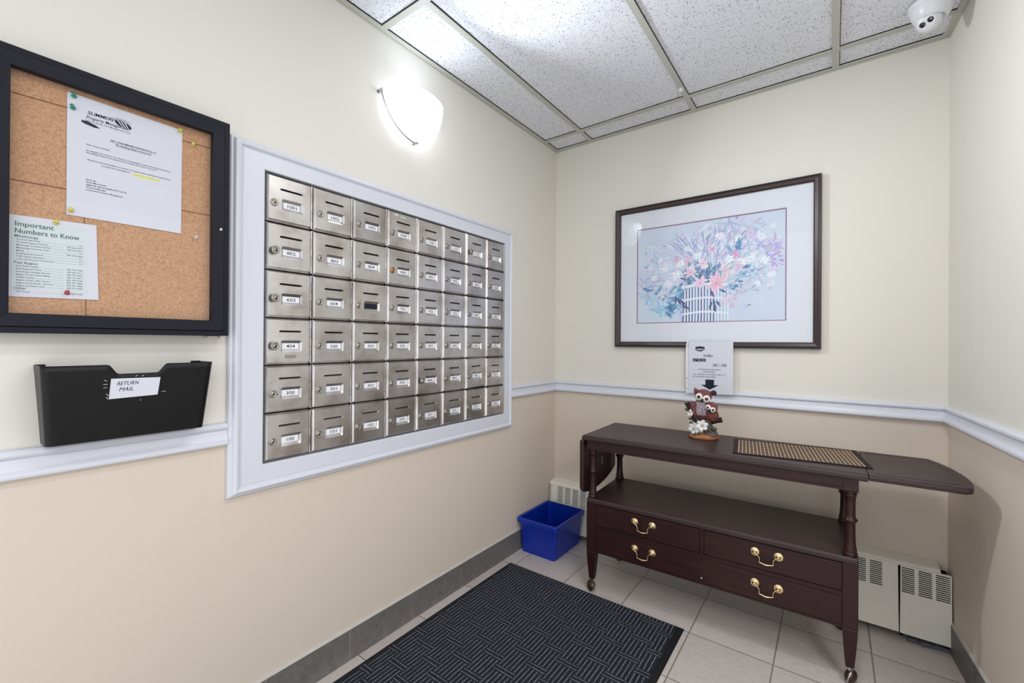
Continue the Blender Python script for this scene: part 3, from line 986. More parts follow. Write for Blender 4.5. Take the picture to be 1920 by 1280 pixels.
rows('Mississauga', 0.1315, [('Animal Services', .036, '311'), ('Fire & Emergency Services', .048, '905 615-3777'), ('Mississauga Customer Services', .053, '905 615-4311'),
                            ('Mississauga Property Taxes', .050, '311'), ('MiWay', .012, '905 615-4636'), ('Parking Enforcement', .041, '311'), ('Traffic Signals Operations', .043, '311'),
                            ('Urban Forestry and Tree Services', .058, '311')], .036)
rows('Peel Region', 0.073, [('Peel Public Health', .034, '905 799-7700'), ('Peel Regional Police', .038, '905 453-3311'), ('Recycling & Garbage Services', .052, '905 791-9499'),
                           ('Region of Peel Water Billing', .051, '905 791-8711'), ('Health Inquiry', .028, '905 799-7700'), ('Region of Peel - After Hours', .050, '905 791-7800'),
                           ('Region of Peel Roads - 24 Hours', .057, '905 791-7800'), ('Waste and Water Lines', .043, '905 791-9499')], .035)
rows('Other', 0.0165, [('GO Transit', .021, '416 869-3200')], .018)
rel(b.build('sheet', ['paper', 'ink', 'ink_green', 'ink_soft', 'paper_green'], t, recalc=False), t)

# push pins
PINS = [('green_pin', -2.264, 1.778, 0.0306, 'upper green push pin at the top left of the letter'),
        ('green_pin', -2.265, 1.750, 0.0306, 'lower green push pin on the left edge of the letter'),
        ('yellow_pin', -2.057, 1.777, 0.0306, 'yellow push pin in the top right corner of the letter'),
        ('yellow_pin', -2.027, 1.752, 0.028, 'yellow push pin in bare cork right of the letter'),
        ('yellow_pin', -2.268, 1.507, 0.0306, 'yellow push pin in the bottom left corner of the letter'),
        ('yellow_pin', -2.292, 1.474, 0.0305, 'yellow push pin at the top of the numbers sheet'),
        ('red_pin', -2.273, 1.314, 0.0305, 'red push pin at the bottom of the numbers sheet'),
        ('clear_pin', -2.018, 1.494, 0.028, 'clear white push pin in the cork right of the papers')]
rnd = random.Random(3)
for mt, y, z, x, lab in PINS:
    b = MB()
    rot = Euler((rnd.uniform(-.1, .1), rnd.uniform(-0.5, -0.15), rnd.uniform(-.4, .1))).to_matrix()
    b.lathe([(0.0, 0.0003), (0.0046, 0.0003), (0.0050, 0.0012), (0.0046, 0.0020), (0.0028, 0.0030), (0.0024, 0.0060), (0.0028, 0.0088),
             (0.0040, 0.0096), (0.0040, 0.0108), (0.0, 0.0112)], (0, 0, 0), 'x', 14, rot=rot)
    o = b.build('push_pin', mt)
    o.location = (x + 0.0008, y, z)
    tag(o, lab, 'push pin', 'push pins on the notice board')
b = MB(); b.tube([(0, 0, 0), (0.0015, 0.002, 0.003), (0.0015, 0.003, 0.005), (0, 0.004, 0.007)], 0.0006, 6)
o = b.build('staple', 'clear_pin'); o.location = (0.0285, -2.056, 1.317)
tag(o, 'tiny bent staple stuck in the lower cork', 'staple')
b = MB(); b.box(0.001, 0.030, -0.014, 0.012, -0.006, 0.0); b.ball((0.022, 0.016, -0.004), 0.005, 0, 10, 6)
o = b.build('plastic_clip', 'clear_pin', bevel=0.001); o.location = (0.0, -1.974, 1.2185)
tag(o, 'small clear plastic clip under the notice board corner', 'clip')

# ------------------------------------------------------------------ wall file holder
t = thing('mail_holder', 'black plastic wall file holder for return mail under the notice board', 'mail holder', (0.0, -2.16, 0.965))
b = MB()
yl, yr = -2.322, -1.996                        # at the wall top
# back plate
b.box(0.0008, 0.0032, yl + 0.022, yr - 0.022, 0.968, 1.100)
b.build('back_plate', 'holder', None); rel(bpy.context.scene.collection.objects['back_plate'], t).parent = t


def hold_section(zf, n_c=5):
    """U shaped wall section at height fraction zf 0 bottom..1 top"""
    z = 0.9655 + zf * (1.1465 - 0.9655)
    d = 0.070 + 0.030 * zf
    inn = (1 - zf) * 0.012
    a, c = yl + inn, yr - inn
    r = 0.014
    pts = [(0.001, a - 0.0)]
    for i in range(n_c + 1):
        th = PI / 2 * i / n_c
        pts.append((d - r + r * math.sin(th), a + r - r * math.cos(th)))
    for i in range(n_c + 1):
        th = PI / 2 * i / n_c
        pts.append((d - r + r * math.cos(th), c - r + r * math.sin(th)))
    pts.append((0.001, c))
    return [(x, y, z) for x, y in pts]


# front/side shell with notch: use fine rows, then trim the notch by column heights
rows_n = 18
cols_base = hold_section(0)
shell = MB()
secs = []
ycols = None
import bisect


def shell_point(s, zf):
    """s in 0..1 round the U at height fraction zf"""
    pts = hold_section(zf, 6)
    L_ = [0]
    for p, q_ in zip(pts, pts[1:]): L_.append(L_[-1] + (Vector(q_) - Vector(p)).length)
    tgt = s * L_[-1]
    k = max(0, min(len(pts) - 2, bisect.bisect(L_, tgt) - 1))
    f = (tgt - L_[k]) / max(1e-9, L_[k + 1] - L_[k])
    return Vector(pts[k]).lerp(Vector(pts[k + 1]), f)


NS = 120
grid_o, grid_i = [], []
for i in range(NS + 1):
    s_ = i / NS
    top = shell_point(s_, 1.0)
    zt = 1.0
    if top.x > 0.09:
        yq = top.y
        ca, cb = -2.2075, -2.105
        e = min(yq - ca, cb - yq)
        sm = max(0.0, min(1.0, (e + 0.006) / 0.020)); sm = sm * sm * (3 - 2 * sm)
        zt = 1.0 - 0.125 * sm
    elif top.x < 0.085:
        sm = max(0, min(1, (0.02 - top.x) / 0.016))
        zt = 1.0 - 0.0 * sm
    col_o, col_i = [], []
    for j in range(13):
        zf = zt * j / 12
        p = shell_point(s_, zf)
        col_o.append(p)
        cc = Vector((0.0, -2.159, p.z)); dvec = Vector((p.x, p.y, p.z)) - cc
        nrm = Vector((1 if p.x > 0.055 else 0, (-1 if p.y < -2.159 else 1) if p.x < (0.064 + 0.03 * zf) else 0, 0))
        if nrm.length == 0: nrm = Vector((1, 0, 0))
        q_ = p - nrm.normalized() * 0.0026
        q_.x = max(q_.x, 0.001)
        col_i.append(q_)
    grid_o.append(col_o); grid_i.append(col_i)
nj = 13
vs = [p for c_ in grid_o for p in c_] + [p for c_ in grid_i for p in c_]
off = (NS + 1) * nj; fs = []
for i in range(NS):
    for j in range(nj - 1):
        a = i * nj + j
        fs.append((a, a + nj, a + nj + 1, a + 1)); fs.append((off + a, off + a + 1, off + a + nj + 1, off + a + nj))
    a = i * nj + nj - 1; fs.append((a, a + nj, off + a + nj, off + a))
shell.add(vs, fs, 0, True)
# floor of the pocket
bot = [shell_point(i / 40, 0.0) for i in range(41)]
shell.add([(p.x, p.y, p.z) for p in bot] + [(p.x, p.y, p.z + 0.003) for p in bot],
          [tuple(range(41)), tuple(range(41, 82))] + [(i, i + 1, i + 42, i + 41) for i in range(40)])
rel(shell.build('pocket', 'holder', t), t)
# returned top corners against the wall
b = MB()
for a, c_ in ((yl + 0.001, yl + 0.019), (yr - 0.024, yr - 0.001)):
    b.box(0.001, 0.0035, a, c_, 1.128, 1.1475)
rel(b.build('wall_flange', 'holder', t, 0.001), t)
b = MB()
# label lies on the front face of the pocket (slightly leaning)
fz = lambda z: 0.070 + 0.030 * (z - 0.9655) / 0.181
A = [(fz(1.064) + 0.0006, -2.209, 1.064), (fz(1.067) + 0.0006, -2.1165, 1.067), (fz(1.1115) + 0.0006, -2.1125, 1.1115), (fz(1.113) + 0.0006, -2.2065, 1.113)]
b.add(A + [(x + 0.0005, y, z) for x, y, z in A], [(0, 1, 2, 3), (4, 5, 6, 7), (0, 1, 5, 4), (1, 2, 6, 5), (2, 3, 7, 6), (3, 0, 4, 7)])
sl = 0.030 / 0.181
sh = Sheet(b, (fz(1.064) + 0.0012, -2.2085, 1.064), (0, 1, 0.01), (sl, 0, 1), (1, 0, 0))
sh.text('RETURN', 0.012, 0.0320, 0.0135, 1, 0.0, 0.042, shear=0.3)
sh.text('MAIL', 0.016, 0.0175, 0.0135, 1, 0.0, 0.028, shear=0.3)
rel(b.build('label_card', ['paper', 'ink_pen'], t, recalc=False), t)
b = MB()
for (ya, za, yb, zb) in ((-2.213, 1.108, -2.219, 1.110), (-2.212, 1.100, -2.220, 1.100), (-2.213, 1.092, -2.2195, 1.092), (-2.108, 1.074, -2.100, 1.074),
                         (-2.162, 1.116, -2.158, 1.119), (-2.150, 1.116, -2.146, 1.118), (-2.214, 1.078, -2.210, 1.072), (-2.214, 1.070, -2.210, 1.064), (-2.150, 1.0585, -2.149, 1.055)):
    b.tube([(fz(za) + 0.0006, ya, za), (fz(zb) + 0.0006, yb, zb)], 0.0005, 5)
rel(b.build('tape_scraps', 'residue', t), t)

# ------------------------------------------------------------------ sconce
SY, SZ = -1.236, 2.207
t = thing('wall_sconce', 'half bowl frosted glass wall sconce with chrome rim, lit', 'wall lamp', (0.0, SY, 2.05))
b = MB(); nu, nv = 28, 14
rz0 = 0.030
grid = []
for i in range(nv + 1):
    ph = i / nv                                 # 0 bottom .. 1 rim
    zz = SZ + rz0 - (0.185) * (1 - ph)
    rr = math.sin(math.acos(max(0, min(1, (1 - ph) ** 1.0)))) ** 0.85
    rr = max(rr, 0.02)
    row = []
    for j in range(nu + 1):
        a = PI * j / nu
        row.append((0.012 + 0.112 * rr * math.sin(a) ** 0.9, SY - 0.150 * rr * math.cos(a), zz))
    grid.append(row)
vs = [p for r_ in grid for p in r_]; w_ = nu + 1
b.add(vs, [(i * w_ + j, i * w_ + j + 1, (i + 1) * w_ + j + 1, (i + 1) * w_ + j) for i in range(nv) for j in range(nu)], 0, True)
gs = rel(b.build('glass_shade', 'frost', t), t)
md = gs.modifiers.new('s', 'SOLIDIFY'); md.thickness = 0.003
b = MB(); b.lathe([(0.0, 0.0005), (0.055, 0.0005), (0.055, 0.008), (0.045, 0.014), (0, 0.014)], (0, SY, SZ - 0.02), 'x', 24)
rel(b.build('back_plate', 'chrome', t), t)
b = MB(); b.lathe([(0.0, -0.03), (0.014, -0.03), (0.014, 0), (0.022, 0.012), (0.026, 0.03), (0.022, 0.05), (0.010, 0.060), (0, 0.062)], (0.052, SY, SZ - 0.045), 'z', 16)
b.tube([(0.010, SY, SZ - 0.055), (0.052, SY, SZ - 0.055)], 0.006, 8)
rel(b.build('bulb', 'bulb', t), t)
b = MB()
pts = []
for i in range(25):
    a = PI / 2 * i / 24
    pts.append((0.022 + 0.020 * math.sin(a), SY - 0.157 * math.cos(a), SZ - 0.158 * math.sin(a) ** 1.15))
b.tube(pts, 0.0036, 8)
rel(b.build('chrome_rim', 'chrome', t), t)
for (x_, y_, z_) in ((0.020, SY - 0.157, SZ + 0.003), (0.020, SY + 0.157, SZ + 0.003), (0.046, SY, SZ - 0.157)):
    b = MB(); b.lathe([(0.0, -0.020), (0.007, -0.020), (0.007, 0.006), (0.0055, 0.009), (0, 0.009)], (x_, y_, z_), 'x', 12)
    rel(b.build('clip', 'chrome', t), t)
pl = bpy.data.lights.new('sconce_lamp', 'POINT'); pl.energy = 0.35; pl.shadow_soft_size = 0.04; pl.color = (0.86, 0.93, 1.0)
po = bpy.data.objects.new('sconce_lamp', pl); po.location = (0.100, SY, SZ + 0.005); C.objects.link(po)
al = area_light('sconce_lamp_front', (0.098, SY, SZ - 0.01), (0, math.radians(-76), 0), 0.07, 0.07, 10.5, (0.88, 0.94, 1.0))
al.data.spread = math.radians(128)
au = area_light('sconce_lamp_up', (0.066, SY, SZ + 0.024), (0, math.radians(205), 0), 0.05, 0.16, 0.4, (0.80, 0.90, 1.0))
au.data.spread = math.radians(125)

# ------------------------------------------------------------------ framed print
PX0, PX1, PZ0, PZ1 = 0.4255, 1.4285, 1.1835, 1.9945
t = thing('framed_print', 'framed watercolour print of a flower basket in a dark frame', 'picture', ((PX0 + PX1) / 2, 0, PZ0))
prof = [(0.0, -0.0008), (0.0, -0.024), (0.003, -0.0295), (0.010, -0.031), (0.0135, -0.0285), (0.026, -0.024), (0.030, -0.0205), (0.0315, -0.0165), (0.0315, -0.0008)]
rings = []
for sx, sz in ((0, 0), (1, 0), (1, 1), (0, 1)):
    rings.append([((PX0 + w) if sx == 0 else (PX1 - w), d, (PZ0 + w) if sz == 0 else (PZ1 - w)) for w, d in prof])
b = MB(); b.loft(rings + [rings[0]], 0, False, False, False)
n_ = len(prof)
for k in range(len(b.f)): b.mi[k] = 1 if (k % (n_ - 1)) in (0, 1, 2) else 0
rel(b.build('frame', ['frame_dark', 'frame_black'], t, merge=True), t)
b = MB(); b.box(PX0 + 0.03, PX1 - 0.03, -0.0150, -0.0140, PZ0 + 0.03, PZ1 - 0.03)
rel(b.build('glass_pane', 'glass', t), t)
AX0, AX1, AZ0, AZ1 = 0.5575, 1.2865, 1.324, 1.8590
b = MB(); yb_ = -0.0075
o_ = [(PX0 + 0.03, PZ0 + 0.03), (PX1 - 0.03, PZ0 + 0.03), (PX1 - 0.03, PZ1 - 0.03), (PX0 + 0.03, PZ1 - 0.03)]


def ring2(i): return [(AX0 - i, AZ0 - i), (AX1 + i, AZ0 - i), (AX1 + i, AZ1 + i), (AX0 - i, AZ1 + i)]


def band(la, lb, ya, yb2, mi):
    b.add([(x, ya, z) for x, z in la] + [(x, yb2, z) for x, z in lb], [(i, (i + 1) % 4, (i + 1) % 4 + 4, i + 4) for i in range(4)], mi)


band(o_, ring2(0.006), -0.0105, -0.0105, 0)
band(ring2(0.006), ring2(0.0045), -0.0105, -0.0090, 0)
band(ring2(0.0045), ring2(0.0), -0.0090, -0.0088, 1)
band(ring2(0.0), ring2(0.0), -0.0088, -0.0060, 1)
rel(b.build('mat_board', ['matboard', 'mauve'], t), t)
b = MB(); b.lathe([(0, 0), (0.0022, 0), (0.0022, 0.0008), (0, 0.001)], (0.853, -0.0305, PZ1 - 0.017), 'y', 8, rot=Matrix.Scale(-1, 3, Vector((0, 1, 0))) if False else None)
for v in b.v: v.y = -0.0305 - (v.y + 0.0305)
rel(b.build('frame_nail', 'chrome', t), t)

# the print itself: flat painted shapes
AW, AH = AX1 - AX0, AZ1 - AZ0
b = MB()
b.add([(AX0, -0.006, AZ0), (AX1, -0.006, AZ0), (AX1, -0.006, AZ1), (AX0, -0.006, AZ1)], [(0, 1, 2, 3)], 0)
rp = random.Random(21)
sh = Sheet(b, (AX0, -0.006, AZ0), (AW, 0, 0), (0, 0, AH), (0, -1, 0))
asp = AW / AH
lift = [0.00005]


def pc(c_, j=10):
    return srgb(*[max(0, min(255, v + rp.uniform(-j, j))) for v in c_])


def shape(pts, c_, j=10):
    pts = [(min(0.999, max(0.001, a)), min(0.999, max(0.001, bb))) for a, bb in pts]
    lift[0] += 0.0000009
    sh.poly(pts, 1, lift[0], pc(c_, j))


def blade(x, y, ang, ln, w, c_, bend=0.0):
    """leaf stroke; lengths in units of print height"""
    n = 6; L1, L2 = [], []
    for i in range(n + 1):
        f = i / n; a = ang + bend * f
        px = x + ln * f * math.cos(a) / asp; py = y + ln * f * math.sin(a)
        ww = w * math.sin(PI * min(1, 0.12 + 0.88 * f)) ** 0.8
        L1.append((px - ww * math.sin(a) / asp, py + ww * math.cos(a))); L2.append((px + ww * math.sin(a) / asp, py - ww * math.cos(a)))
    shape(L1 + L2[::-1], c_)


def daisy(x, y, r, c_=(236, 242, 248), n=19, squash=0.8):
    r *= 0.80
    for i in range(n):
        a = 2 * PI * i / n + rp.uniform(-.15, .15)
        rr = r * rp.uniform(.75, 1.1)
        blade(x, y, a, rr * (squash + (1 - squash) * abs(math.cos(a))), r * 0.062, c_)
    shape(el(x, y, r * .16 / asp, r * .14, 10), (206, 214, 222))


def lily(x, y, r, c_=(232, 190, 214), n=6, a0=0.3):
    r *= 0.86; c_ = tuple(v * .8 + 242 * .2 for v in c_)
    for i in range(n):
        a = a0 + 2 * PI * i / n + rp.uniform(-.2, .2)
        blade(x, y, a, r * rp.uniform(.8, 1.1), r * 0.17, c_)
        blade(x, y, a, r * 0.6, r * 0.04, (214, 156, 192))
    shape(el(x, y, r * .10 / asp, r * .10, 8), (206, 128, 170))


def blot(x, y, rx, ry, c_, k=9):
    n = 16
    shape([(x + rx * rp.uniform(.75, 1.1) * math.cos(2 * PI * i / n) / asp, y + ry * rp.uniform(.75, 1.1) * math.sin(2 * PI * i / n)) for i in range(n)], c_)


# soft washes
for _ in range(170):
    x, y = rp.gauss(.52, .24), rp.gauss(.56, .19)
    cc = rp.choice([(196, 206, 232), (206, 200, 228), (186, 204, 228), (212, 222, 238), (218, 210, 230)])
    blade(x, y, rp.uniform(0, PI), rp.uniform(.05, .14), rp.uniform(.008, .02), cc, rp.uniform(-.6, .6))
for x, y, rx, ry, c_ in ((.93, .62, .13, .13, (176, 168, 212)), (.88, .72, .12, .08, (186, 178, 216)), (.08, .40, .10, .06, (190, 186, 222)), (.64, .90, .11, .06, (178, 178, 212)),
                         (.80, .86, .12, .07, (190, 190, 222)), (.06, .28, .12, .08, (170, 196, 226)), (.20, .20, .16, .10, (168, 198, 228)), (.28, .12, .12, .08, (150, 190, 224))):
    for _ in range(22):
        blade(x + rp.gauss(0, rx / 2.4), y + rp.gauss(0, ry / 2), rp.uniform(0, 2 * PI), rp.uniform(.04, .11), rp.uniform(.006, .014),
              tuple(v + rp.uniform(-12, 16) for v in c_), rp.uniform(-1, 1))
# upper fan of spiky stems
for _ in range(120):
    a = rp.uniform(0.5, 2.35); d0 = rp.uniform(.10, .35)
    x = .50 + d0 * math.cos(a) * .9 / asp; y = .42 + d0 * math.sin(a)
    cc = rp.choice([(150, 160, 206), (176, 176, 216), (226, 234, 246), (232, 238, 248), (140, 168, 206), (196, 186, 220)])
    blade(x, y, a + rp.uniform(-.15, .15), rp.uniform(.12, .30), rp.uniform(.003, .007), cc, rp.uniform(-.25, .25))
for _ in range(620):
    a = rp.uniform(0, 2 * PI); q_ = rp.random() ** .6
    x = .50 + .44 * q_ * math.cos(a); y = .56 + .33 * q_ * math.sin(a) + .05 * math.cos(a)
    if y < .36 and .3 < x < .68: continue
    out = math.atan2(y - .34, (x - .5) * asp)
    cc = rp.choice([(150, 172, 212), (206, 216, 236), (232, 238, 247), (232, 238, 247), (186, 182, 220), (120, 158, 198), (206, 190, 222), (168, 198, 222), (222, 204, 226)])
    blade(x, y, out + rp.uniform(-.7, .7), rp.uniform(.03, .10), rp.uniform(.0022, .006), cc, rp.uniform(-.8, .8))
# long leaves out of the basket, blue-teal
for _ in range(120):
    a = rp.uniform(.65, 2.7)
    cc = rp.choice([(62, 104, 148), (84, 132, 170), (46, 82, 128), (110, 156, 190), (132, 178, 204)])
    blade(rp.uniform(.39, .58), rp.uniform(.34, .42), a, rp.uniform(.10, .27), rp.uniform(.004, .009), cc, rp.uniform(-.3, .3))
# daisies and white blooms
for x, y, r in ((.30, .48, .09), (.33, .60, .08), (.22, .56, .07), (.24, .40, .08), (.13, .47, .06), (.45, .66, .07), (.55, .72, .07), (.66, .60, .08), (.74, .56, .08), (.80, .58, .08),
                (.60, .83, .08), (.72, .78, .07), (.86, .78, .08), (.88, .56, .08), (.38, .74, .06), (.18, .66, .05), (.10, .58, .05), (.76, .42, .06), (.84, .34, .06), (.92, .42, .06), (.29, .33, .06),
                (.50, .55, .06), (.41, .54, .06), (.93, .86, .06), (.68, .47, .05)):
    daisy(x, y, r, rp.choice([(236, 242, 248), (228, 236, 246), (240, 244, 250)]))
for _ in range(90):
    x, y = rp.gauss(.5, .27), rp.gauss(.58, .13)
    if 0.04 < x < .97 and .2 < y < .9:
        lil = rp.choice([(236, 242, 248), (216, 208, 232), (230, 200, 220), (160, 180, 214), (120, 168, 200)])
        blade(x, y, rp.uniform(0, 2 * PI), rp.uniform(.025, .05), rp.uniform(.003, .007), lil)
# teal leaves
for x, y, a, ln in ((.71, .40, .2, .10), (.70, .36, -.5, .08), (.64, .34, -.6, .10), (.72, .70, 1.2, .10), (.69, .66, 1.8, .09), (.78, .47, .1, .07), (.14, .32, .3, .12), (.10, .36, 2.8, .07),
                    (.27, .28, .4, .14), (.25, .22, -.3, .14), (.24, .12, -.9, .11), (.22, .14, -.2, .12), (.33, .24, .9, .15), (.30, .34, .2, .10), (.18, .24, .5, .1)):
    for k in range(5):
        blade(x + rp.uniform(-.03, .03), y + rp.uniform(-.03, .03), a + rp.uniform(-.5, .5), ln * rp.uniform(.5, .9), .0105, rp.choice([(96, 158, 192), (74, 128, 176), (140, 186, 214)]), .3)
# pink lilies
for x, y, r, c_, a0 in ((.40, .50, .10, (236, 206, 222), .1), (.58, .40, .12, (232, 178, 204), .5), (.47, .40, .09, (238, 206, 222), .2), (.64, .49, .09, (232, 200, 220), .9), (.49, .58, .08, (236, 222, 234), .4),
                        (.30, .64, .06, (214, 168, 204), 0), (.70, .64, .06, (208, 140, 178), .3), (.19, .29, .06, (238, 226, 234), .3), (.38, .62, .06, (228, 186, 210), .6), (.72, .53, .06, (226, 186, 210), .2), (.55, .71, .06, (204, 168, 208), 0)):
    lily(x, y, r, c_, 6, a0)
# basket of white slats
shape([(.335, 0.0), (.365, .345), (.45, .375), (.56, .37), (.64, .33), (.66, 0.0)], (150, 176, 210), 4)
for i in range(15):
    x0 = .345 + i * .021
    f = math.sin(PI * (i + .7) / 16)
    top = .315 + .035 * f
    dk = rp.choice([(62, 74, 122), (88, 104, 150), (110, 136, 178), (74, 92, 140)]) if i < 11 else (176, 198, 222)
    shape([(x0 + .003, 0), (x0 + .012, 0), (x0 + .013, top), (x0 + .005, top)], dk)
    shape([(x0 + .012, 0), (x0 + .022, 0), (x0 + .022, top + .004), (x0 + .0125, top + .004)], (226, 234, 246), 5)
for z_, hh in ((.335, .028), (.205, .020), (.065, .020)):
    shape([(.34 + .32 * i / 10, z_ + .022 * math.sin(PI * i / 10)) for i in range(11)] + [(.34 + .32 * i / 10, z_ + hh + .022 * math.sin(PI * i / 10)) for i in range(10, -1, -1)], (224, 232, 245), 4)
for x, y, a in ((.31, .24, -1.1), (.33, .22, -.7), (.30, .26, -1.7), (.35, .17, -.6), (.345, .20, -1.3), (.56, .22, -1.4), (.58, .20, -1.0), (.55, .19, -1.9), (.57, .16, -1.5), (.545, .30, -1.2), (.60, .31, -.5)):
    blade(x, y, a, .075, .011, rp.choice([(44, 66, 112), (58, 84, 130)]))
lily(.58, .37, .13, (234, 184, 208), 6, .25); lily(.47, .38, .09, (238, 208, 224), 5, .9)
for x, y in ((.62, .17), (.68, .15), (.66, .20), (.70, .22), (.74, .27), (.64, .23)):
    lily(x, y, .04, (222, 188, 216), 5, rp.random())
for _ in range(26):
    blade(rp.uniform(.66, .88), rp.uniform(.24, .42), rp.uniform(0, PI), rp.uniform(.06, .12), .005, rp.choice([(222, 230, 242), (180, 196, 222), (170, 176, 210)]), 1.0)
sh.poly([(.775, .145), (.80, .155), (.80, .15), (.775, .14)], 1, lift[0] + 1e-5, srgb(90, 80, 110))
o = b.build('print', ['art_bg', 'art'], t, recalc=False); rel(o, t)
o.data.transform(Matrix.Translation((0, 0, 0)))

# ------------------------------------------------------------------ delivery notice
t = thing('delivery_notice', 'white delivery notice in a punched plastic sleeve hung below the framed print', 'notice', (0.955, -0.033, 0.942))
b = MB()
yy = -0.0325
PP = [(0.8485, 0.9405), (1.0655, 0.9460), (1.0655, 1.2195), (0.8495, 1.2175)]
b.prism(PP, yy, yy - 0.0010, 0, 'y')
sh = Sheet(b, (0.8485, yy - 0.0010, 0.9405), (1, 0, 0.012), (0, 0, 1), (0, -1, 0))
sd = [(.036, .247), (.058, .251), (.081, .247), (.081, .233), (.074, .227), (.058, .222), (.043, .227), (.036, .233)]
sh.poly(sd, 1, 0.0004)
sh.text('ups', 0.0585, 0.2305, 0.0195, 0, 0.02, 0.036, 'c', lift=0.0006)
sh.text('FedEx.', 0.076, 0.1955, 0.0175, 1, 0.035, 0.048)
sh.rect(.023, .087, .170, .1855, 1)
sh.poly([(.051, .173), (.051, .1825), (.060, .1778)], 0, 0.0005)
sh.text('CANADA', .026, .1785, .0055, 0, 0, .021, lift=.0006); sh.text('POST', .026, .1725, .0055, 0, 0, .012, lift=.0006)
sh.text('POSTES', .063, .1785, .0055, 0, 0, .020, lift=.0006); sh.text('CANADA', .063, .1725, .0055, 0, 0, .020, lift=.0006)
sh.rect(.122, .187, .145, .1595, 2)
sh.poly(el(.154, .1523, .0125, .0062), 0, 0.0005)
sh.text('PUROLATOR', .154, .1507, .0042, 1, 0, .020, 'c', lift=0.0007)
sh.text('ATTENTION DELIVERY', .104, .126, .0085, 1, .02, .112, 'c')
sh.text('PERSONNEL', .104, .114, .0085, 1, .02, .060, 'c')
sh.text('ALL LARGE DELIVERIES ARE TO', .024, .1000, .0085, 1, .02, .158)
sh.text('BE DROPPED OFF HERE...', .024, .0875, .0085, 1, .02, .118)
sh.rect(.086, .128, .048, .0765, 1)
sh.poly([(.063, .0485), (.151, .0485), (.107, .024)], 1, 0.0003)
rel(b.build('sheet', ['paper', 'ink', 'grey_print'], t, recalc=False), t)
b = MB(); b.prism([(0.8355, 0.938), (0.8475, 0.938), (0.8475, 1.2205), (0.8395, 1.2205), (0.8395, 1.205), (0.8355, 1.205)], yy, yy - 0.0008, 0, 'y')
for z_ in (1.196, 1.02, 0.965):
    b.add([(0.8405 + 0.0022 * math.cos(a), yy - 0.001, z_ + 0.003 * math.sin(a)) for a in [2 * PI * i / 10 for i in range(10)]], [tuple(range(10))], 1)
rel(b.build('punched_sleeve_edge', ['white2', 'ink'], t, recalc=False), t)

# ------------------------------------------------------------------ ceiling camera and button
CX, CY = 1.757, -0.282
t = thing('security_camera', 'white dome security camera on the ceiling by the right wall', 'security camera', (CX, CY, H - 0.1))
b = MB(); b.lathe([(0.0, 0.0035), (0.060, 0.0035), (0.065, 0.0005), (0.066, -0.010), (0.064, -0.018), (0.060, -0.020), (0.060, -0.0225), (0.058, -0.034),
                   (0.053, -0.049), (0.047, -0.060), (0.043, -0.0635), (0.038, -0.0635), (0.036, -0.058), (0.0, -0.050)][::-1], (CX, CY, H - 0.004), 'z', 48)
rel(b.build('housing', 'white2', t), t)
look = Vector((1.4713 - 0.55, -2.4671, 1.05)) - Vector((CX, CY, H - 0.07))
look.normalize()
qq = look.to_track_quat('Z', 'Y').to_matrix()
bc = Vector((CX - 0.007, CY - 0.003, H - 0.070))
b = MB()
pr = []
R_ = 0.0375
for i in range(15):
    th = PI * (1 - i / 18.5)
    pr.append((R_ * math.sin(th) if i else 0.0005, R_ * math.cos(th)))
zc = pr[-1][1]
pr += [(pr[-1][0] - 0.002, zc + 0.0015), (0.0005, zc + 0.0015)]
b.lathe(pr, bc, 'z', 32, rot=qq)
ey = rel(b.build('eyeball', 'white2', t), t)
for (dx, dy, ball_) in ((-0.0118, -0.003, 0), (0.0112, 0.004, 1)):
    b = MB(); cc = bc + qq @ Vector((dx, dy, zc + 0.0014))
    b.lathe([(0.0, 0.0), (0.0090, 0.0), (0.0090, 0.0009), (0.0078, 0.0012), (0.0, 0.0020)], cc, 'z', 20, rot=qq)
    if ball_:
        b.lathe([(0.0, 0.0018), (0.0024, 0.0018), (0.002, 0.003), (0, 0.0035)], cc + qq @ Vector((0.001, 0.002, 0)), 'z', 10, mi=1, rot=qq)
    o = rel(b.build('lens', ['lens', 'white2'], t), t)
b = MB(); b.ball((0, 0, 0), (0.0115, 0.0115, 0.010), 0, 16, 10)
o = b.build('ceiling_button', 'white2'); o.location = (0.864, -0.262, H - 0.009)
tag(o, 'small round white button stuck on the ceiling grid', 'ceiling button')

# ------------------------------------------------------------------ heater
t = thing('baseboard_heater', 'long cream baseboard heater with slotted panels along the back wall', 'heater', (0.0, 0.0, 0.0))
HD, HT = 0.088, 0.300
b = MB()
# top cover: from wall, sloping slightly, with rolled front lip
cv = [(-0.0008, 0.322), (-0.052, 0.312), (-0.060, 0.308), (-0.064, 0.302), (-0.064, 0.294), (-0.060, 0.294), (-0.058, 0.300), (-0.0008, 0.312)]
x0, x1 = 0.004, 1.820
b.loft([[(x0, y, z) for y, z in cv], [(x1, y, z) for y, z in cv]], 0, False)
b.build('top_cover', 'heater', t, 0.001)


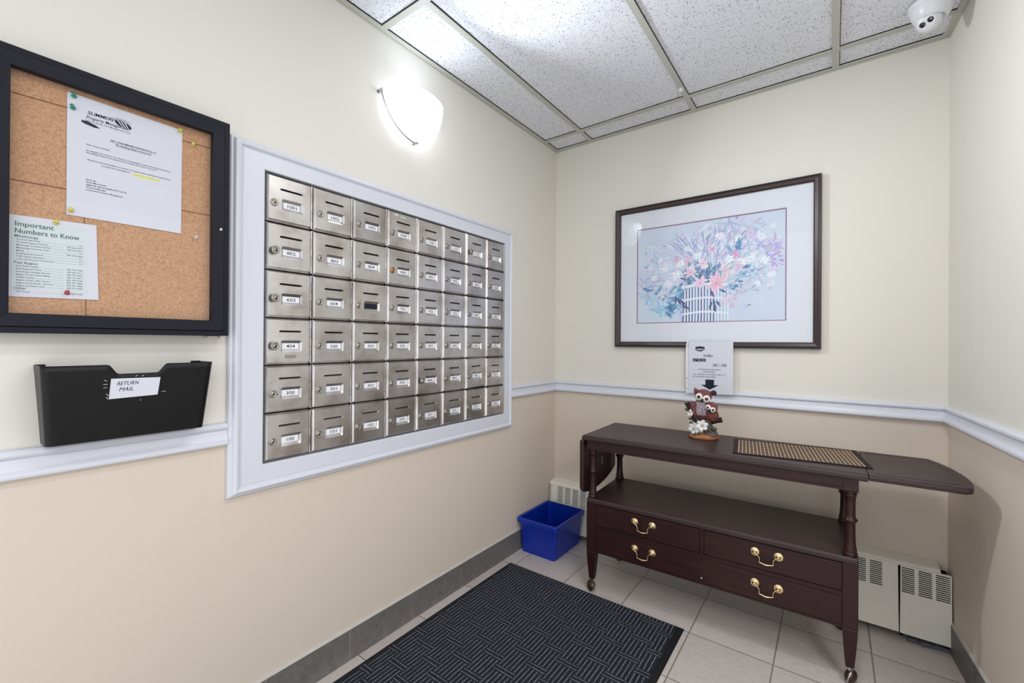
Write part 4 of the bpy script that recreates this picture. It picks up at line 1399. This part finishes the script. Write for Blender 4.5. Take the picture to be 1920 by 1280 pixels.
def panel(name, xa, xb, groups, nslot, za, zb, tilt=0.0, ya=None):
    b = MB()
    holes = []
    for g0, g1 in groups:
        for k in range(nslot):
            zc_ = za + (zb - za) * k / (nslot - 1)
            holes.append([(g0, zc_ - 0.0022), (g1, zc_ - 0.0022), (g1, zc_ + 0.0022), (g0, zc_ + 0.0022)])
    yf = -HD if ya is None else ya
    z0_, z1_ = 0.030, 0.2985
    yfun = lambda z: yf + (z - z0_) / (z1_ - z0_) * 0.020
    outer = [(xa, z0_), (xb, z0_ ), (xb + tilt * 0.5, z1_), (xa + tilt, z1_)]
    b.holed(outer, holes, lambda a, c_: (a, yfun(c_), c_))
    # slot lips: pressed inwards
    for h_ in holes:
        b.add([(a, yfun(c_), c_) for a, c_ in h_] + [(a, yfun(c_) + 0.003, c_) for a, c_ in h_], [(i, (i + 1) % 4, (i + 1) % 4 + 4, i + 4) for i in range(4)])
    # returned edges
    for (a0, c0), (a1, c1) in zip(outer, outer[1:] + outer[:1]):
        b.add([(a0, yfun(c0), c0), (a1, yfun(c1), c1), (a1, yfun(c1) + 0.010, c1), (a0, yfun(c0) + 0.010, c0)], [(0, 1, 2, 3)])
    return b.build(name, 'heater', t, recalc=False)


gl = []
x = 0.066
while x < 1.66:
    if x + 0.04 < 1.66: gl.append((x, x + 0.038))
    x += 0.0535
gl = [g_ for g_ in gl if not (0.86 < g_[0] < 0.93)]
gl[-2:] = [(1.549, 1.589), (1.602, 1.642)]
panel('front_panel', 0.022, 0.880, [g_ for g_ in gl if g_[1] < 0.87], 10, 0.200, 0.290)
panel('front_panel', 0.884, 1.694, [g_ for g_ in gl if g_[0] > 0.9], 12, 0.198, 0.288, -0.004)
panel('front_panel', 1.697, 1.849, [(1.703, 1.742), (1.754, 1.794), (1.805, 1.846)], 13, 0.196, 0.290, 0.003, -HD - 0.003)
b = MB(); b.box(0.024, 1.843, -0.030, -0.002, 0.02, 0.29); b.build('inner_case', 'black', t)
b = MB(); b.prism([(-0.0008, 0.030), (-0.0008, 0.322), (-0.060, 0.308), (-0.070, 0.296), (-0.093, 0.030)], 0.0130, 0.0195, 0, 'x')
b.build('end_cap', 'heater', t, 0.001)
b = MB(); b.box(0.05, 0.06, -0.05, -0.01, 0.0, 0.04); b.box(1.70, 1.71, -0.05, -0.01, 0.0, 0.04); b.box(0.88, 0.89, -0.05, -0.01, 0.0, 0.04)
b.build('bracket', 'black', t)

b = MB(); rr_ = random.Random(5)
for i in range(16):
    f = i / 15
    b.ball((1.735 + 0.105 * f, -0.078 - 0.006 * math.sin(5 * f), 0.007 + 0.003 * rr_.random()), (0.008 + 0.014 * rr_.random(), 0.005 + 0.010 * rr_.random(), 0.003 + 0.004 * rr_.random()), 0, 9, 5, Euler((0, 0, rr_.uniform(-.6, .6))).to_matrix())
o = b.build('dust_clump', 'dirt', merge=False)
tag(o, 'torn strip of grey-blue dusty debris under the right end of the heater', 'debris')

# ------------------------------------------------------------------ blue bin
BX0, BX1, BYa, BYb = 0.024, 0.247, -0.408, -0.108
RX0, RX1, RYa, RYb = 0.006, 0.277, -0.438, -0.098
BH = 0.200
t = thing('storage_bin', 'empty blue plastic recycling bin on the floor in the corner', 'bin', ((BX0 + BX1) / 2, (BYa + BYb) / 2, 0))


def rr3(x0, x1, y0, y1, z, r=0.018): return [(a, c_, z) for a, c_ in rrect(x0, x1, y0, y1, r, 4)]


def lerp_ring(f, z, ins=0.0, r=0.018):
    wx0, wx1, wy0, wy1 = RX0 + 0.012, RX1 - 0.012, RYa + 0.012, RYb - 0.004
    return rr3(BX0 + (wx0 - BX0) * f + ins, BX1 + (wx1 - BX1) * f - ins, BYa + (wy0 - BYa) * f + ins, BYb + (wy1 - BYb) * f - ins, z, r)


b = MB()
rings = [lerp_ring(0, 0.0005), lerp_ring(0.1, 0.02), lerp_ring(0.86, BH - 0.026)]
rings += [rr3(RX0, RX1, RYa, RYb, BH - 0.026, .022), rr3(RX0, RX1, RYa, RYb, BH - 0.004, .022), rr3(RX0 + .003, RX1 - .003, RYa + .003, RYb - .003, BH, .02)]
rings += [rr3(RX0 + .014, RX1 - .014, RYa + .014, RYb - .014, BH, .014), lerp_ring(1, BH - 0.004, 0.004, .014), lerp_ring(0.86, BH - 0.026, 0.004), lerp_ring(0.05, 0.006, 0.004)]
b.loft(rings, 0, False)
rel(b.build('body', 'blue', t, 0.0015), t)
b = MB(); b.box(0.085, 0.175, RYa - 0.0012, RYa, BH - 0.022, BH - 0.014)
rel(b.build('raised_grip', 'blue', t, 0.0005), t)

# ------------------------------------------------------------------ entrance mat
t = thing('floor_mat', 'large charcoal ribbed entrance mat with black rubber edge', 'mat', (0.515, -1.40, 0))
MX0, MX1, MYa, MYb = 0.058, 0.9735, -2.38, -0.560
b = MB()
b.box(MX0 + .020, MX1 - .026, MYa + .02, MYb - .012, 0.0008, 0.0085)
rel(b.build('pile', 'matting', t), t)
b = MB()
oo = [(MX0, MYa), (MX1, MYa), (MX1, MYb), (MX0, MYb)]
ii = [(MX0 + .0205, MYa + .0205), (MX1 - .0265, MYa + .0205), (MX1 - .0265, MYb - .0125), (MX0 + .0205, MYb - .0125)]
V4 = [(a, c_, 0.0006) for a, c_ in oo] + [(a, c_, 0.0015) for a, c_ in oo] + [(a, c_, 0.0072) for a, c_ in ii] + [(a, c_, 0.0006) for a, c_ in ii]
b.add(V4, [(k * 4 + i, k * 4 + (i + 1) % 4, (k + 1) * 4 + (i + 1) % 4, (k + 1) * 4 + i) for k in range(3) for i in range(4)])
rel(b.build('rubber_edge', 'rubber', t), t)

# ------------------------------------------------------------------ serving table
TR = math.radians(1.6)
TC = Vector((1.03, -0.345, 0))
t = thing('serving_table', 'dark mahogany drop-leaf serving table on casters with brass-handled drawers', 'table', TC, TR)


def tb(mb, name, mats, bevel=0.0, **kw):
    o = mb.build(name, mats, kw.pop('parent', t), bevel, kw.pop('seg', 2), **kw)
    o.data.transform(Matrix.Translation(-TC)); return o


TZ = 0.760
TX0, TX1, TYf, TYb = 0.490, 1.566, -0.562, -0.145
b = MB()
prof = [(0.006, TZ - 0.026), (0.002, TZ - 0.0235), (0.0, TZ - 0.018), (0.0, TZ - 0.008), (0.003, TZ - 0.0025), (0.007, TZ)]
b.loft([[(TX0 + i, TYf + i, z), (TX1 - (0.001 if True else i), TYf + i, z), (TX1 - 0.001, TYb - i, z), (TX0 + i, TYb - i, z)] for i, z in prof], 0, False)
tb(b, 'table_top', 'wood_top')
# apron
b = MB()
AY0, AY1, AXa, AXb = TYf + 0.018, TYb - 0.03, TX0 + 0.022, TX1 - 0.026
AZ = 0.694
for x0_, x1_, y0_, y1_ in ((AXa, AXb, AY0, AY0 + .018), (AXa, AXb, AY1 - .018, AY1), (AXa, AXa + .018, AY0, AY1), (AXb - .018, AXb, AY0, AY1)):
    b.box(x0_, x1_, y0_, y1_, AZ + 0.004, TZ - 0.026)
b.box(AXa, AXb, AY0 - 0.004, AY0 + .018, AZ - 0.002, AZ + 0.006)
tb(b, 'apron', 'wood', 0.001)
LXs = (0.5330, 1.5190); LYs = (-0.5250, -0.172)
LZ = 0.459
for lx in LXs:
    for ly in LYs:
        b = MB(); b.box(lx - .022, lx + .022, ly - .022, ly + .022, AZ - 0.004, TZ - 0.0262)
        b.lathe([(0.021, AZ - 0.004), (0.019, AZ - 0.010)], (lx, ly, 0), 'z', 24)
        pf = [(0.019, AZ - 0.006), (0.0205, AZ - 0.012), (0.017, AZ - 0.017), (0.0195, AZ - 0.021), (0.0160, AZ - 0.026), (0.0150, AZ - 0.05),
              (0.0148, 0.60), (0.0160, 0.594), (0.0215, 0.588), (0.0215, 0.583), (0.0160, 0.577), (0.0148, 0.57), (0.0155, 0.52), (0.0175, 0.49), (0.0205, 0.478),
              (0.0185, 0.474), (0.0225, 0.468), (0.0225, 0.462), (0.0205, LZ - 0.001)]
        b.lathe(pf, (lx, ly, 0), 'z', 24)
        tb(b, 'post', 'wood', 0.0012)
        b = MB()
        h1, h2 = 0.0225, 0.0125
        rg = [[(lx + s_ * w2, ly + u_ * w2, z) for s_, u_ in ((-1, -1), (1, -1), (1, 1), (-1, 1))] for w2, z in
              ((0.010, 0.064), (h2, 0.070), (0.0160, 0.110), (0.0205, 0.175), (0.0218, 0.203), (0.0208, 0.205), (0.0208, 0.208), (h1, 0.210), (h1, LZ - 0.006), (0.020, LZ))]
        b.loft(rg, 0, False)
        tb(b, 'leg', 'wood', 0.0015)
        # caster
        root = MB()
        ang = {(0, 0): 0.9, (1, 0): -0.35, (0, 1): 0.3, (1, 1): 1.2}[(LXs.index(lx), LYs.index(ly))]
        wx, wy = lx + 0.012 * math.cos(ang + 1.57), ly + 0.012 * math.sin(ang + 1.57) - 0.002
        rz = Matrix.Rotation(ang, 3, 'Z') @ Matrix.Rotation(0.25, 3, 'Y')
        root.tube([(lx, ly, 0.068), (lx, ly, 0.052), (wx, wy, 0.034)], [0.0055, 0.005, 0.004], 10)
        root.lathe([(0.010, 0.064), (0.011, 0.061), (0.006, 0.058)], (lx, ly, 0), 'z', 14)
        cs = tb(root, 'caster', 'chrome')
        w = MB()
        w.lathe([(0.004, -0.0175), (0.014, -0.0155), (0.0215, -0.010), (0.0255, -0.0025), (0.0255, 0.0025), (0.0215, 0.010), (0.014, 0.0155), (0.004, 0.0175)], (wx, wy, 0.0262), 'x', 24, rot=rz)
        wo = w.build('wheel', 'caster', cs); wo.data.transform(Matrix.Translation(-TC))
        w = MB()
        w.lathe([(0.0262, -0.0020), (0.0266, 0.0), (0.0262, 0.0020), (0.0250, 0.0020), (0.0250, -0.0020)], (wx, wy, 0.0262), 'x', 28, rot=rz, cap=False)
        wo = w.build('wheel_band', 'chrome', cs); wo.data.transform(Matrix.Translation(-TC))
# shelf
b = MB()
SX0, SX1, SYf, SYb = 0.514, 1.538, -0.5515, -0.150
b.loft([[(SX0 + i, SYf + i, z), (SX1 - i, SYf + i, z), (SX1 - i, SYb - i, z), (SX0 + i, SYb - i, z)] for i, z in ((0.004, 0.436), (0.0, 0.440), (0.0, 0.452), (0.004, LZ))], 0, False)
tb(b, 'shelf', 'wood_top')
# case
CF = -0.5435
b = MB(); b.box(LXs[0] + .0215, LXs[1] - .0215, -0.536, -0.156, 0.203, 0.4365)
b.box(LXs[0] - .018, LXs[1] + .018, -0.500, -0.197, 0.203, 0.4365)
tb(b, 'case', 'frame_black', 0.0)
b = MB()
xa, xb = LXs[0] + .0218, LXs[1] - .0218
b.box(xa, xb, CF, -0.530, 0.3145, 0.3315); b.box(xa, xb, CF, -0.530, 0.2030, 0.2110); b.box(xa, xb, CF, -0.530, 0.4330, 0.4372)
b.box(1.0215, 1.0385, CF, -0.530, 0.3300, 0.4340)
b.box(xa, xb, CF - 0.0022, CF + .001, 0.3145, 0.3165); b.box(xa, xb, CF - 0.0022, CF + .001, 0.3295, 0.3315)
b.tube([(1.031, CF - 0.001, 0.232), (1.031, CF - 0.0035, 0.232)], 0.0026, 8, 1)
tb(b, 'moulding', ['wood', 'residue'], 0.0005)


def handle(cx, cz, par, yf):
    b = MB()
    for sx in (-1, 1):
        b.lathe([(0.0162, 0.0), (0.0162, -0.0015), (0.0140, -0.003), (0.0112, -0.002), (0.0092, -0.0035), (0.0050, -0.0045), (0.0045, -0.010), (0.0060, -0.013), (0.0040, -0.016), (0.0005, -0.017)],
                (cx + sx * 0.0395, yf, cz), 'y', 20)
    pts = []
    for f in [i / 24 for i in range(25)]:
        s_ = f * 2 - 1
        x_ = cx + 0.036 * math.copysign(min(1, abs(s_) ** 0.9 * 1.05), s_) * (1 if abs(s_) < .9 else 1.0)
        a_ = abs(s_)
        if a_ < 0.55: z_ = cz - 0.034 - 0.003 * math.cos(PI * a_ / 0.55) * 0.6; x_ = cx + s_ * 0.044
        else:
            g_ = (a_ - 0.55) / 0.45
            x_ = cx + math.copysign(0.0245 + 0.0035 * math.sin(g_ * PI) * -1.0 + 0.013 * g_ ** 2.2, s_)
            z_ = cz - 0.0325 + 0.0325 * (g_ ** 0.85)
        pts.append((x_, yf - 0.013 - 0.003 * (1 - a_), z_))
    b.tube(pts, [0.0020 + 0.0013 * math.exp(-((i - 12) / 3.2) ** 2) for i in range(25)], 10)
    o = b.build('handle', 'brass', par); o.data.transform(Matrix.Translation(-TC))


DYF = CF - 0.0012
for (x0_, x1_, z0_, z1_, hs) in ((0.5562, 1.0195, 0.3335, 0.4310, ((0.786, 0.397),)), (1.0405, 1.4958, 0.3335, 0.4310, ((1.264, 0.397),)),
                                 (0.5562, 1.4958, 0.2130, 0.3125, ((0.786, 0.276), (1.264, 0.276)))):
    b = MB(); b.box(x0_, x1_, DYF, -0.30, z0_, z1_)
    d = tb(b, 'drawer', 'wood', 0.0012)
    for hx, hz in hs: handle(hx, hz, d, DYF)


def leaf_outline(n=14):
    """D shaped leaf: u away from hinge 0..0.236, v from front to back"""
    pts = [(0.0, TYf + .001), (0.240, TYf + .003)]
    A, B_, Cc, Dd = Vector((0.252, TYf + .014)), Vector((0.290, TYf + .10)), Vector((0.268, TYb - .10)), Vector((0.212, TYb - .002))
    for i in range(n + 1):
        f = i / n
        p = A * (1 - f) ** 3 + 3 * B_ * f * (1 - f) ** 2 + 3 * Cc * f * f * (1 - f) + Dd * f ** 3
        pts.append((p.x, p.y))
    pts.append((0.0, TYb - .001))
    return pts


LO = leaf_outline()
cxl, cyl = 0.11, (TYf + TYb) / 2


def leaf_ring(ins, z):
    out = []
    for u_, v_ in LO:
        k = max(1e-6, math.hypot(u_ - cxl, v_ - cyl))
        uu = u_ - (u_ - cxl) / k * ins if u_ > 0 else u_
        out.append((TX1 + 0.0015 + uu, v_ - (v_ - cyl) / k * ins, z))
    return out


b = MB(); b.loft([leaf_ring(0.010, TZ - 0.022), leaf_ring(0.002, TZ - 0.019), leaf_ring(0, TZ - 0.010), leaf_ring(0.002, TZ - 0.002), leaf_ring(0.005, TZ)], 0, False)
lf = tb(b, 'drop_leaf', 'wood_top'); lf['label'] = 'raised right leaf with a rounded end'
b = MB()
il = []
ILP = leaf_outline(14)
for u_, v_ in ILP:
    cu_, cv_ = 0.132, (TYf + TYb) / 2
    il.append((TX1 + cu_ + (u_ - cu_) * 0.83 - 0.004, cv_ + (v_ - cv_) * 0.84, TZ + 0.0002))
il.append(il[0])
b.tube(il, 0.0009, 5, 0, False)
gi = b.build('inlay_line', 'frame_black', lf); gi.data.transform(Matrix.Translation(-TC))
# hanging left leaf
b = MB()


def hang(ins, x):
    out = []
    for u_, v_ in LO:
        k = max(1e-6, math.hypot(u_ - cxl, v_ - cyl))
        uu = u_ - (u_ - cxl) / k * ins if u_ > 0 else u_
        out.append((x, v_ * 1.0 - (v_ - cyl) / k * ins , TZ - 0.028 - uu * 0.99))
    return out


XH = TX0 - 0.013
b.loft([hang(0.006, XH), hang(0.0, XH + 0.006), hang(0.0, XH + 0.016), hang(0.004, XH + 0.021)], 0, False)
lh = tb(b, 'drop_leaf', 'wood'); lh['label'] = 'left leaf hanging down'
b = MB(); b.box(XH + 0.021, XH + 0.0225, -0.34, -0.332, 0.575, 0.61); b.box(XH + 0.021, XH + 0.0245, -0.342, -0.330, 0.573, 0.579)
hk = b.build('latch', 'taupe', lh, 0.0005); hk.data.transform(Matrix.Translation(-TC))

# ------------------------------------------------------------------ placemat
pm = thing('placemat', 'woven brown bamboo placemat on the serving table', 'placemat', (1.3465, -0.332, TZ + 0.0006), math.radians(8.3))
b = MB(); b.box(-0.208, 0.208, -0.135, 0.135, 0.0, 0.0022)
b.build('weave', 'bamboo', pm)
b = MB()
for x0_, x1_, y0_, y1_ in ((-0.225, -0.208, -0.148, 0.148), (0.208, 0.225, -0.148, 0.148), (-0.208, 0.208, -0.148, -0.135), (-0.208, 0.208, 0.135, 0.148)):
    b.box(x0_, x1_, y0_, y1_, 0.0, 0.0030)
b.build('cloth_edge', 'bamboo_edge', pm, 0.0008)

# ------------------------------------------------------------------ owl figurine
ow = thing('owl_figurine', 'ceramic owl and owlet on a flowered branch, on the serving table', 'figurine', (0.982, -0.288, TZ + 0.0004), math.radians(12.7))
kx, kz = 0.00037, 0.00041
OX = lambda cx: (cx - 478) * kx
OZ = lambda cy: (1178 - cy) * kz
ro = random.Random(9)


def lump(b, pts, r, mi=0, n=10, jit=0.15):
    rs = [q_ * (1 + ro.uniform(-jit, jit)) for q_ in r]
    b.tube(pts, rs, n, mi)


b = MB()
for z_, s_ in ((0, 1),):
    rings = []
    for zz, sc in ((0.0, 0.92), (0.004, 1.0), (0.012, 0.97), (0.019, 0.80), (0.024, 0.5)):
        rings.append([((0.064 * sc) * math.cos(a) * (1 + 0.07 * math.sin(5 * a + zz * 90)), (0.040 * sc) * math.sin(a) * (1 + 0.08 * math.sin(4 * a)), zz) for a in [2 * PI * i / 28 for i in range(28)]])
    b.loft(rings, 0, True)
b.build('base', 'rock', ow)
b = MB()
lump(b, [(OX(570), 0.0, 0.014), (OX(545), 0, OZ(1080)), (OX(520), 0, OZ(1020)), (OX(510), 0, OZ(955))], [0.034, 0.028, 0.024, 0.027], 0, 14)
lump(b, [(OX(610), -0.004, 0.012), (OX(590), -0.004, OZ(1100)), (OX(560), -0.002, OZ(1040))], [0.014, 0.012, 0.010], 0)
b.build('stump', 'stump', ow)
b = MB()
lump(b, [(OX(345), 0, OZ(935)), (OX(400), 0, OZ(960)), (OX(480), 0, OZ(965)), (OX(560), 0, OZ(985)), (OX(630), 0, OZ(965)), (OX(692), -0.004, OZ(950))], [0.012, 0.017, 0.020, 0.017, 0.012, 0.012], 0, 12)
lump(b, [(OX(400), 0, OZ(955)), (OX(345), 0.002, OZ(900)), (OX(310), 0.002, OZ(835)), (OX(285), 0.002, OZ(780))], [0.014, 0.010, 0.010, 0.014], 0, 12)
lump(b, [(OX(310), 0.002, OZ(835)), (OX(280), 0.0, OZ(810))], [0.008, 0.005], 0, 8)
for tw in (((345, 905), (330, 940), (352, 975), (372, 1040)), ((352, 975), (400, 1000), (440, 1010)), ((372, 1040), (400, 1100), (430, 1110)), ((330, 890), (300, 868)),
           ((520, 1060), (560, 1046), (600, 1048)), ((345, 965), (325, 972))):
    b.tube([(OX(a_), -0.020 if i_ else -0.012, OZ(c_)) for i_, (a_, c_) in enumerate(tw)], 0.0014, 6)
b.build('branch', 'bark', ow)


def feathered(b, c, r, mi, rot=None, nu=26, nv=18, amp=0.035, mi2=None, front=0.0):
    """body with overlapping feather scallops; front faces get the chest material"""
    c = Vector(c); grid = []
    for i in range(nv + 1):
        th = PI * i / nv; row = []
        for j in range(nu):
            a = 2 * PI * j / nu
            sc = 1 + amp * math.sin(nu / 2 * a + PI * (i % 2)) * math.sin(th) + 0.012 * ((i % 2) * 2 - 1)
            p = Vector((r[0] * max(.001, math.sin(th)) * math.cos(a) * sc, r[1] * max(.001, math.sin(th)) * math.sin(a) * sc, r[2] * math.cos(th)))
            if rot is not None: p = rot @ p
            row.append(c + p)
        grid.append(row)
    vs = [p for rw_ in grid for p in rw_]
    for i in range(nv):
        for j in range(nu):
            k = (j + 1) % nu
            ctr = sum(((grid[i][j], grid[i][k], grid[i + 1][k], grid[i + 1][j])), Vector()) / 4 - c
            m_ = mi
            if mi2 is not None and ctr.y < -r[1] * 0.45 and ctr.x < front + r[0] * 0.35 and ctr.x > front - r[0] * 0.45 and ctr.z > -r[2] * 0.45: m_ = mi2
            b.add([grid[i][j], grid[i][k], grid[i + 1][k], grid[i + 1][j]], [(0, 1, 2, 3)], m_, True)


b = MB()
feathered(b, (OX(468), 0.0, OZ(845)), (0.046, 0.036, 0.050), 0, None, 26, 18, 0.035, 1, -0.004)
for sx in (-1, 1):
    rot = Euler((0.1, 0.25 * sx, 0)).to_matrix()
    feathered(b, (OX(468) + sx * 0.036, 0.004, OZ(860)), (0.016, 0.026, 0.044), 0, rot, 16, 14, 0.07)
b.build('owl_body', ['owl_red', 'owl_chest'], ow, merge=True)
b = MB()
feathered(b, (OX(478), -0.002, OZ(690)), (0.038, 0.034, 0.031), 0, None, 24, 14, 0.025)
lump(b, [(OX(400), -0.006, OZ(650)), (OX(383), -0.004, OZ(622)), (OX(372), -0.002, OZ(604))], [0.013, 0.008, 0.002], 0, 8)
b.build('owl_head', 'owl_red', ow, merge=True)
b = MB()
lump(b, [(OX(560), -0.002, OZ(665)), (OX(598), -0.004, OZ(645)), (OX(622), -0.004, OZ(634))], [0.010, 0.010, 0.006], 0, 8)
lump(b, [(OX(585), -0.004, OZ(655)), (OX(625), -0.008, OZ(662))], [0.008, 0.009], 0, 8)
b.build('ear_tuft', 'bark', ow)['label'] = 'dark right ear tuft'


def eye(cx, cy, r, yy, tilt):
    rot = Euler((PI / 2, 0, tilt)).to_matrix()
    c = Vector((OX(cx), yy, OZ(cy)))
    b = MB()
    b.lathe([(0.0005, 0.006), (r * .55, 0.0065), (r * .9, 0.004), (r, 0.0), (r * .9, -0.004), (0.0005, -0.004)], c, 'z', 20, rot=rot)
    b.lathe([(r * .44, 0.0055), (r * .40, 0.0082), (r * .34, 0.0082), (0.0005, 0.0080)], c, 'z', 16, mi=2, rot=rot)
    b.ball(c + rot @ Vector((0, 0, 0.0075)), (r * .30, r * .2, r * .30), 1, 12, 8)
    b.build('eye', ['owl_face', 'owl_eye', 'owl_eye_ring'], ow)


eye(430, 697, 0.0178, -0.028, -0.30)
eye(512, 716, 0.0178, -0.031, 0.15)
b = MB(); lump(b, [(OX(466), -0.040, OZ(725)), (OX(464), -0.046, OZ(738)), (OX(462), -0.043, OZ(752))], [0.006, 0.005, 0.001], 0, 8, 0)
b.build('beak', 'bark', ow)
b = MB()
feathered(b, (OX(582), -0.014, OZ(905)), (0.028, 0.026, 0.032), 0, None, 20, 14, 0.05)
b.build('owlet_body', 'owl_brown', ow, merge=True)
b = MB()
feathered(b, (OX(575), -0.024, OZ(812)), (0.026, 0.024, 0.025), 0, None, 20, 12, 0.03)
lump(b, [(OX(535), -0.028, OZ(780)), (OX(526), -0.028, OZ(758))], [0.007, 0.002], 0, 8)
lump(b, [(OX(620), -0.026, OZ(800)), (OX(634), -0.026, OZ(785))], [0.007, 0.002], 0, 8)
b.build('owlet_head', 'owl_red', ow, merge=True)
eye(534, 806, 0.0125, -0.042, -0.35)
eye(585, 830, 0.0125, -0.047, 0.15)
b = MB(); lump(b, [(OX(556), -0.050, OZ(826)), (OX(554), -0.054, OZ(838)), (OX(553), -0.051, OZ(846))], [0.004, 0.0035, 0.001], 0, 8, 0)
b.build('owlet_beak', 'bark', ow)


def flower(cx, cy, r, yy, tilt=(0, 0), n=5):
    b = MB(); c = Vector((OX(cx), yy, OZ(cy)))
    rot = Euler((PI / 2 + tilt[0], 0, tilt[1])).to_matrix()
    for i in range(n):
        a = 2 * PI * i / n + 0.3
        pts = []
        for f, w in ((0.08, .06), (.3, .30), (.6, .44), (.85, .40), (1.0, .22)):
            pts.append((f, w))
        vs, m_ = [], len(pts)
        for sgn in (-1, 0, 1):
            for f, w in pts:
                lx_, ly_ = f * r, sgn * w * r * .78
                lz_ = 0.18 * r * f * f + (0.10 * r if sgn else 0.0)
                p = Vector((lx_ * math.cos(a) - ly_ * math.sin(a), lx_ * math.sin(a) + ly_ * math.cos(a), lz_))
                vs.append(c + rot @ p)
        b.add(vs, [(s_ * m_ + k, s_ * m_ + k + 1, (s_ + 1) * m_ + k + 1, (s_ + 1) * m_ + k) for s_ in (0, 1) for k in range(m_ - 1)], 0, True)
    b.ball(c + rot @ Vector((0, 0, 0.002)), (r * .16, r * .10, r * .16), 1, 8, 6)
    for i in range(6):
        a = 2 * PI * i / 6
        b.tube([c + rot @ Vector((0, 0, 0.001)), c + rot @ Vector((r * .3 * math.cos(a), r * .3 * math.sin(a), r * .28))], 0.0007, 5, 1)
    o = b.build('flower', ['petal', 'stamen'], ow, recalc=False)
    m_ = o.modifiers.new('s', 'SOLIDIFY'); m_.thickness = 0.0016


flower(466, 1018, 0.0255, -0.030, (0, 0.05), 6)
flower(372, 1062, 0.0245, -0.026, (0.1, -0.4), 6)
flower(327, 890, 0.0150, -0.012, (-0.2, -0.3), 5)
b = MB()
for cx, cy, a, ln in ((430, 1108, -1.4, .028), (560, 1045, -.1, .030), (585, 1050, -.6, .018), (345, 965, 2.6, .018), (350, 990, 3.6, .014), (300, 870, 2.2, .020), (520, 1070, -.3, .024), (395, 1120, -2.2, .02), (420, 1000, 1.9, .02)):
    c = Vector((OX(cx), -0.026, OZ(cy))); d_ = Vector((math.cos(a), 0, math.sin(a))); nn = Vector((-math.sin(a), 0, math.cos(a)))
    L1 = [c + d_ * ln * f + nn * ln * .30 * math.sin(PI * f) for f in (0, .25, .5, .75, 1)]
    L0 = [c + d_ * ln * f + Vector((0, -0.003 * math.sin(PI * f), 0)) for f in (0, .25, .5, .75, 1)]
    L2 = [c + d_ * ln * f - nn * ln * .30 * math.sin(PI * f) for f in (0, .25, .5, .75, 1)]
    b.add(L1 + L0 + L2, [(s_ * 5 + k, s_ * 5 + k + 1, (s_ + 1) * 5 + k + 1, (s_ + 1) * 5 + k) for s_ in (0, 1) for k in range(4)], 0, True)
o = b.build('leaves', 'leaf', ow, recalc=False)
m_ = o.modifiers.new('s', 'SOLIDIFY'); m_.thickness = 0.0015
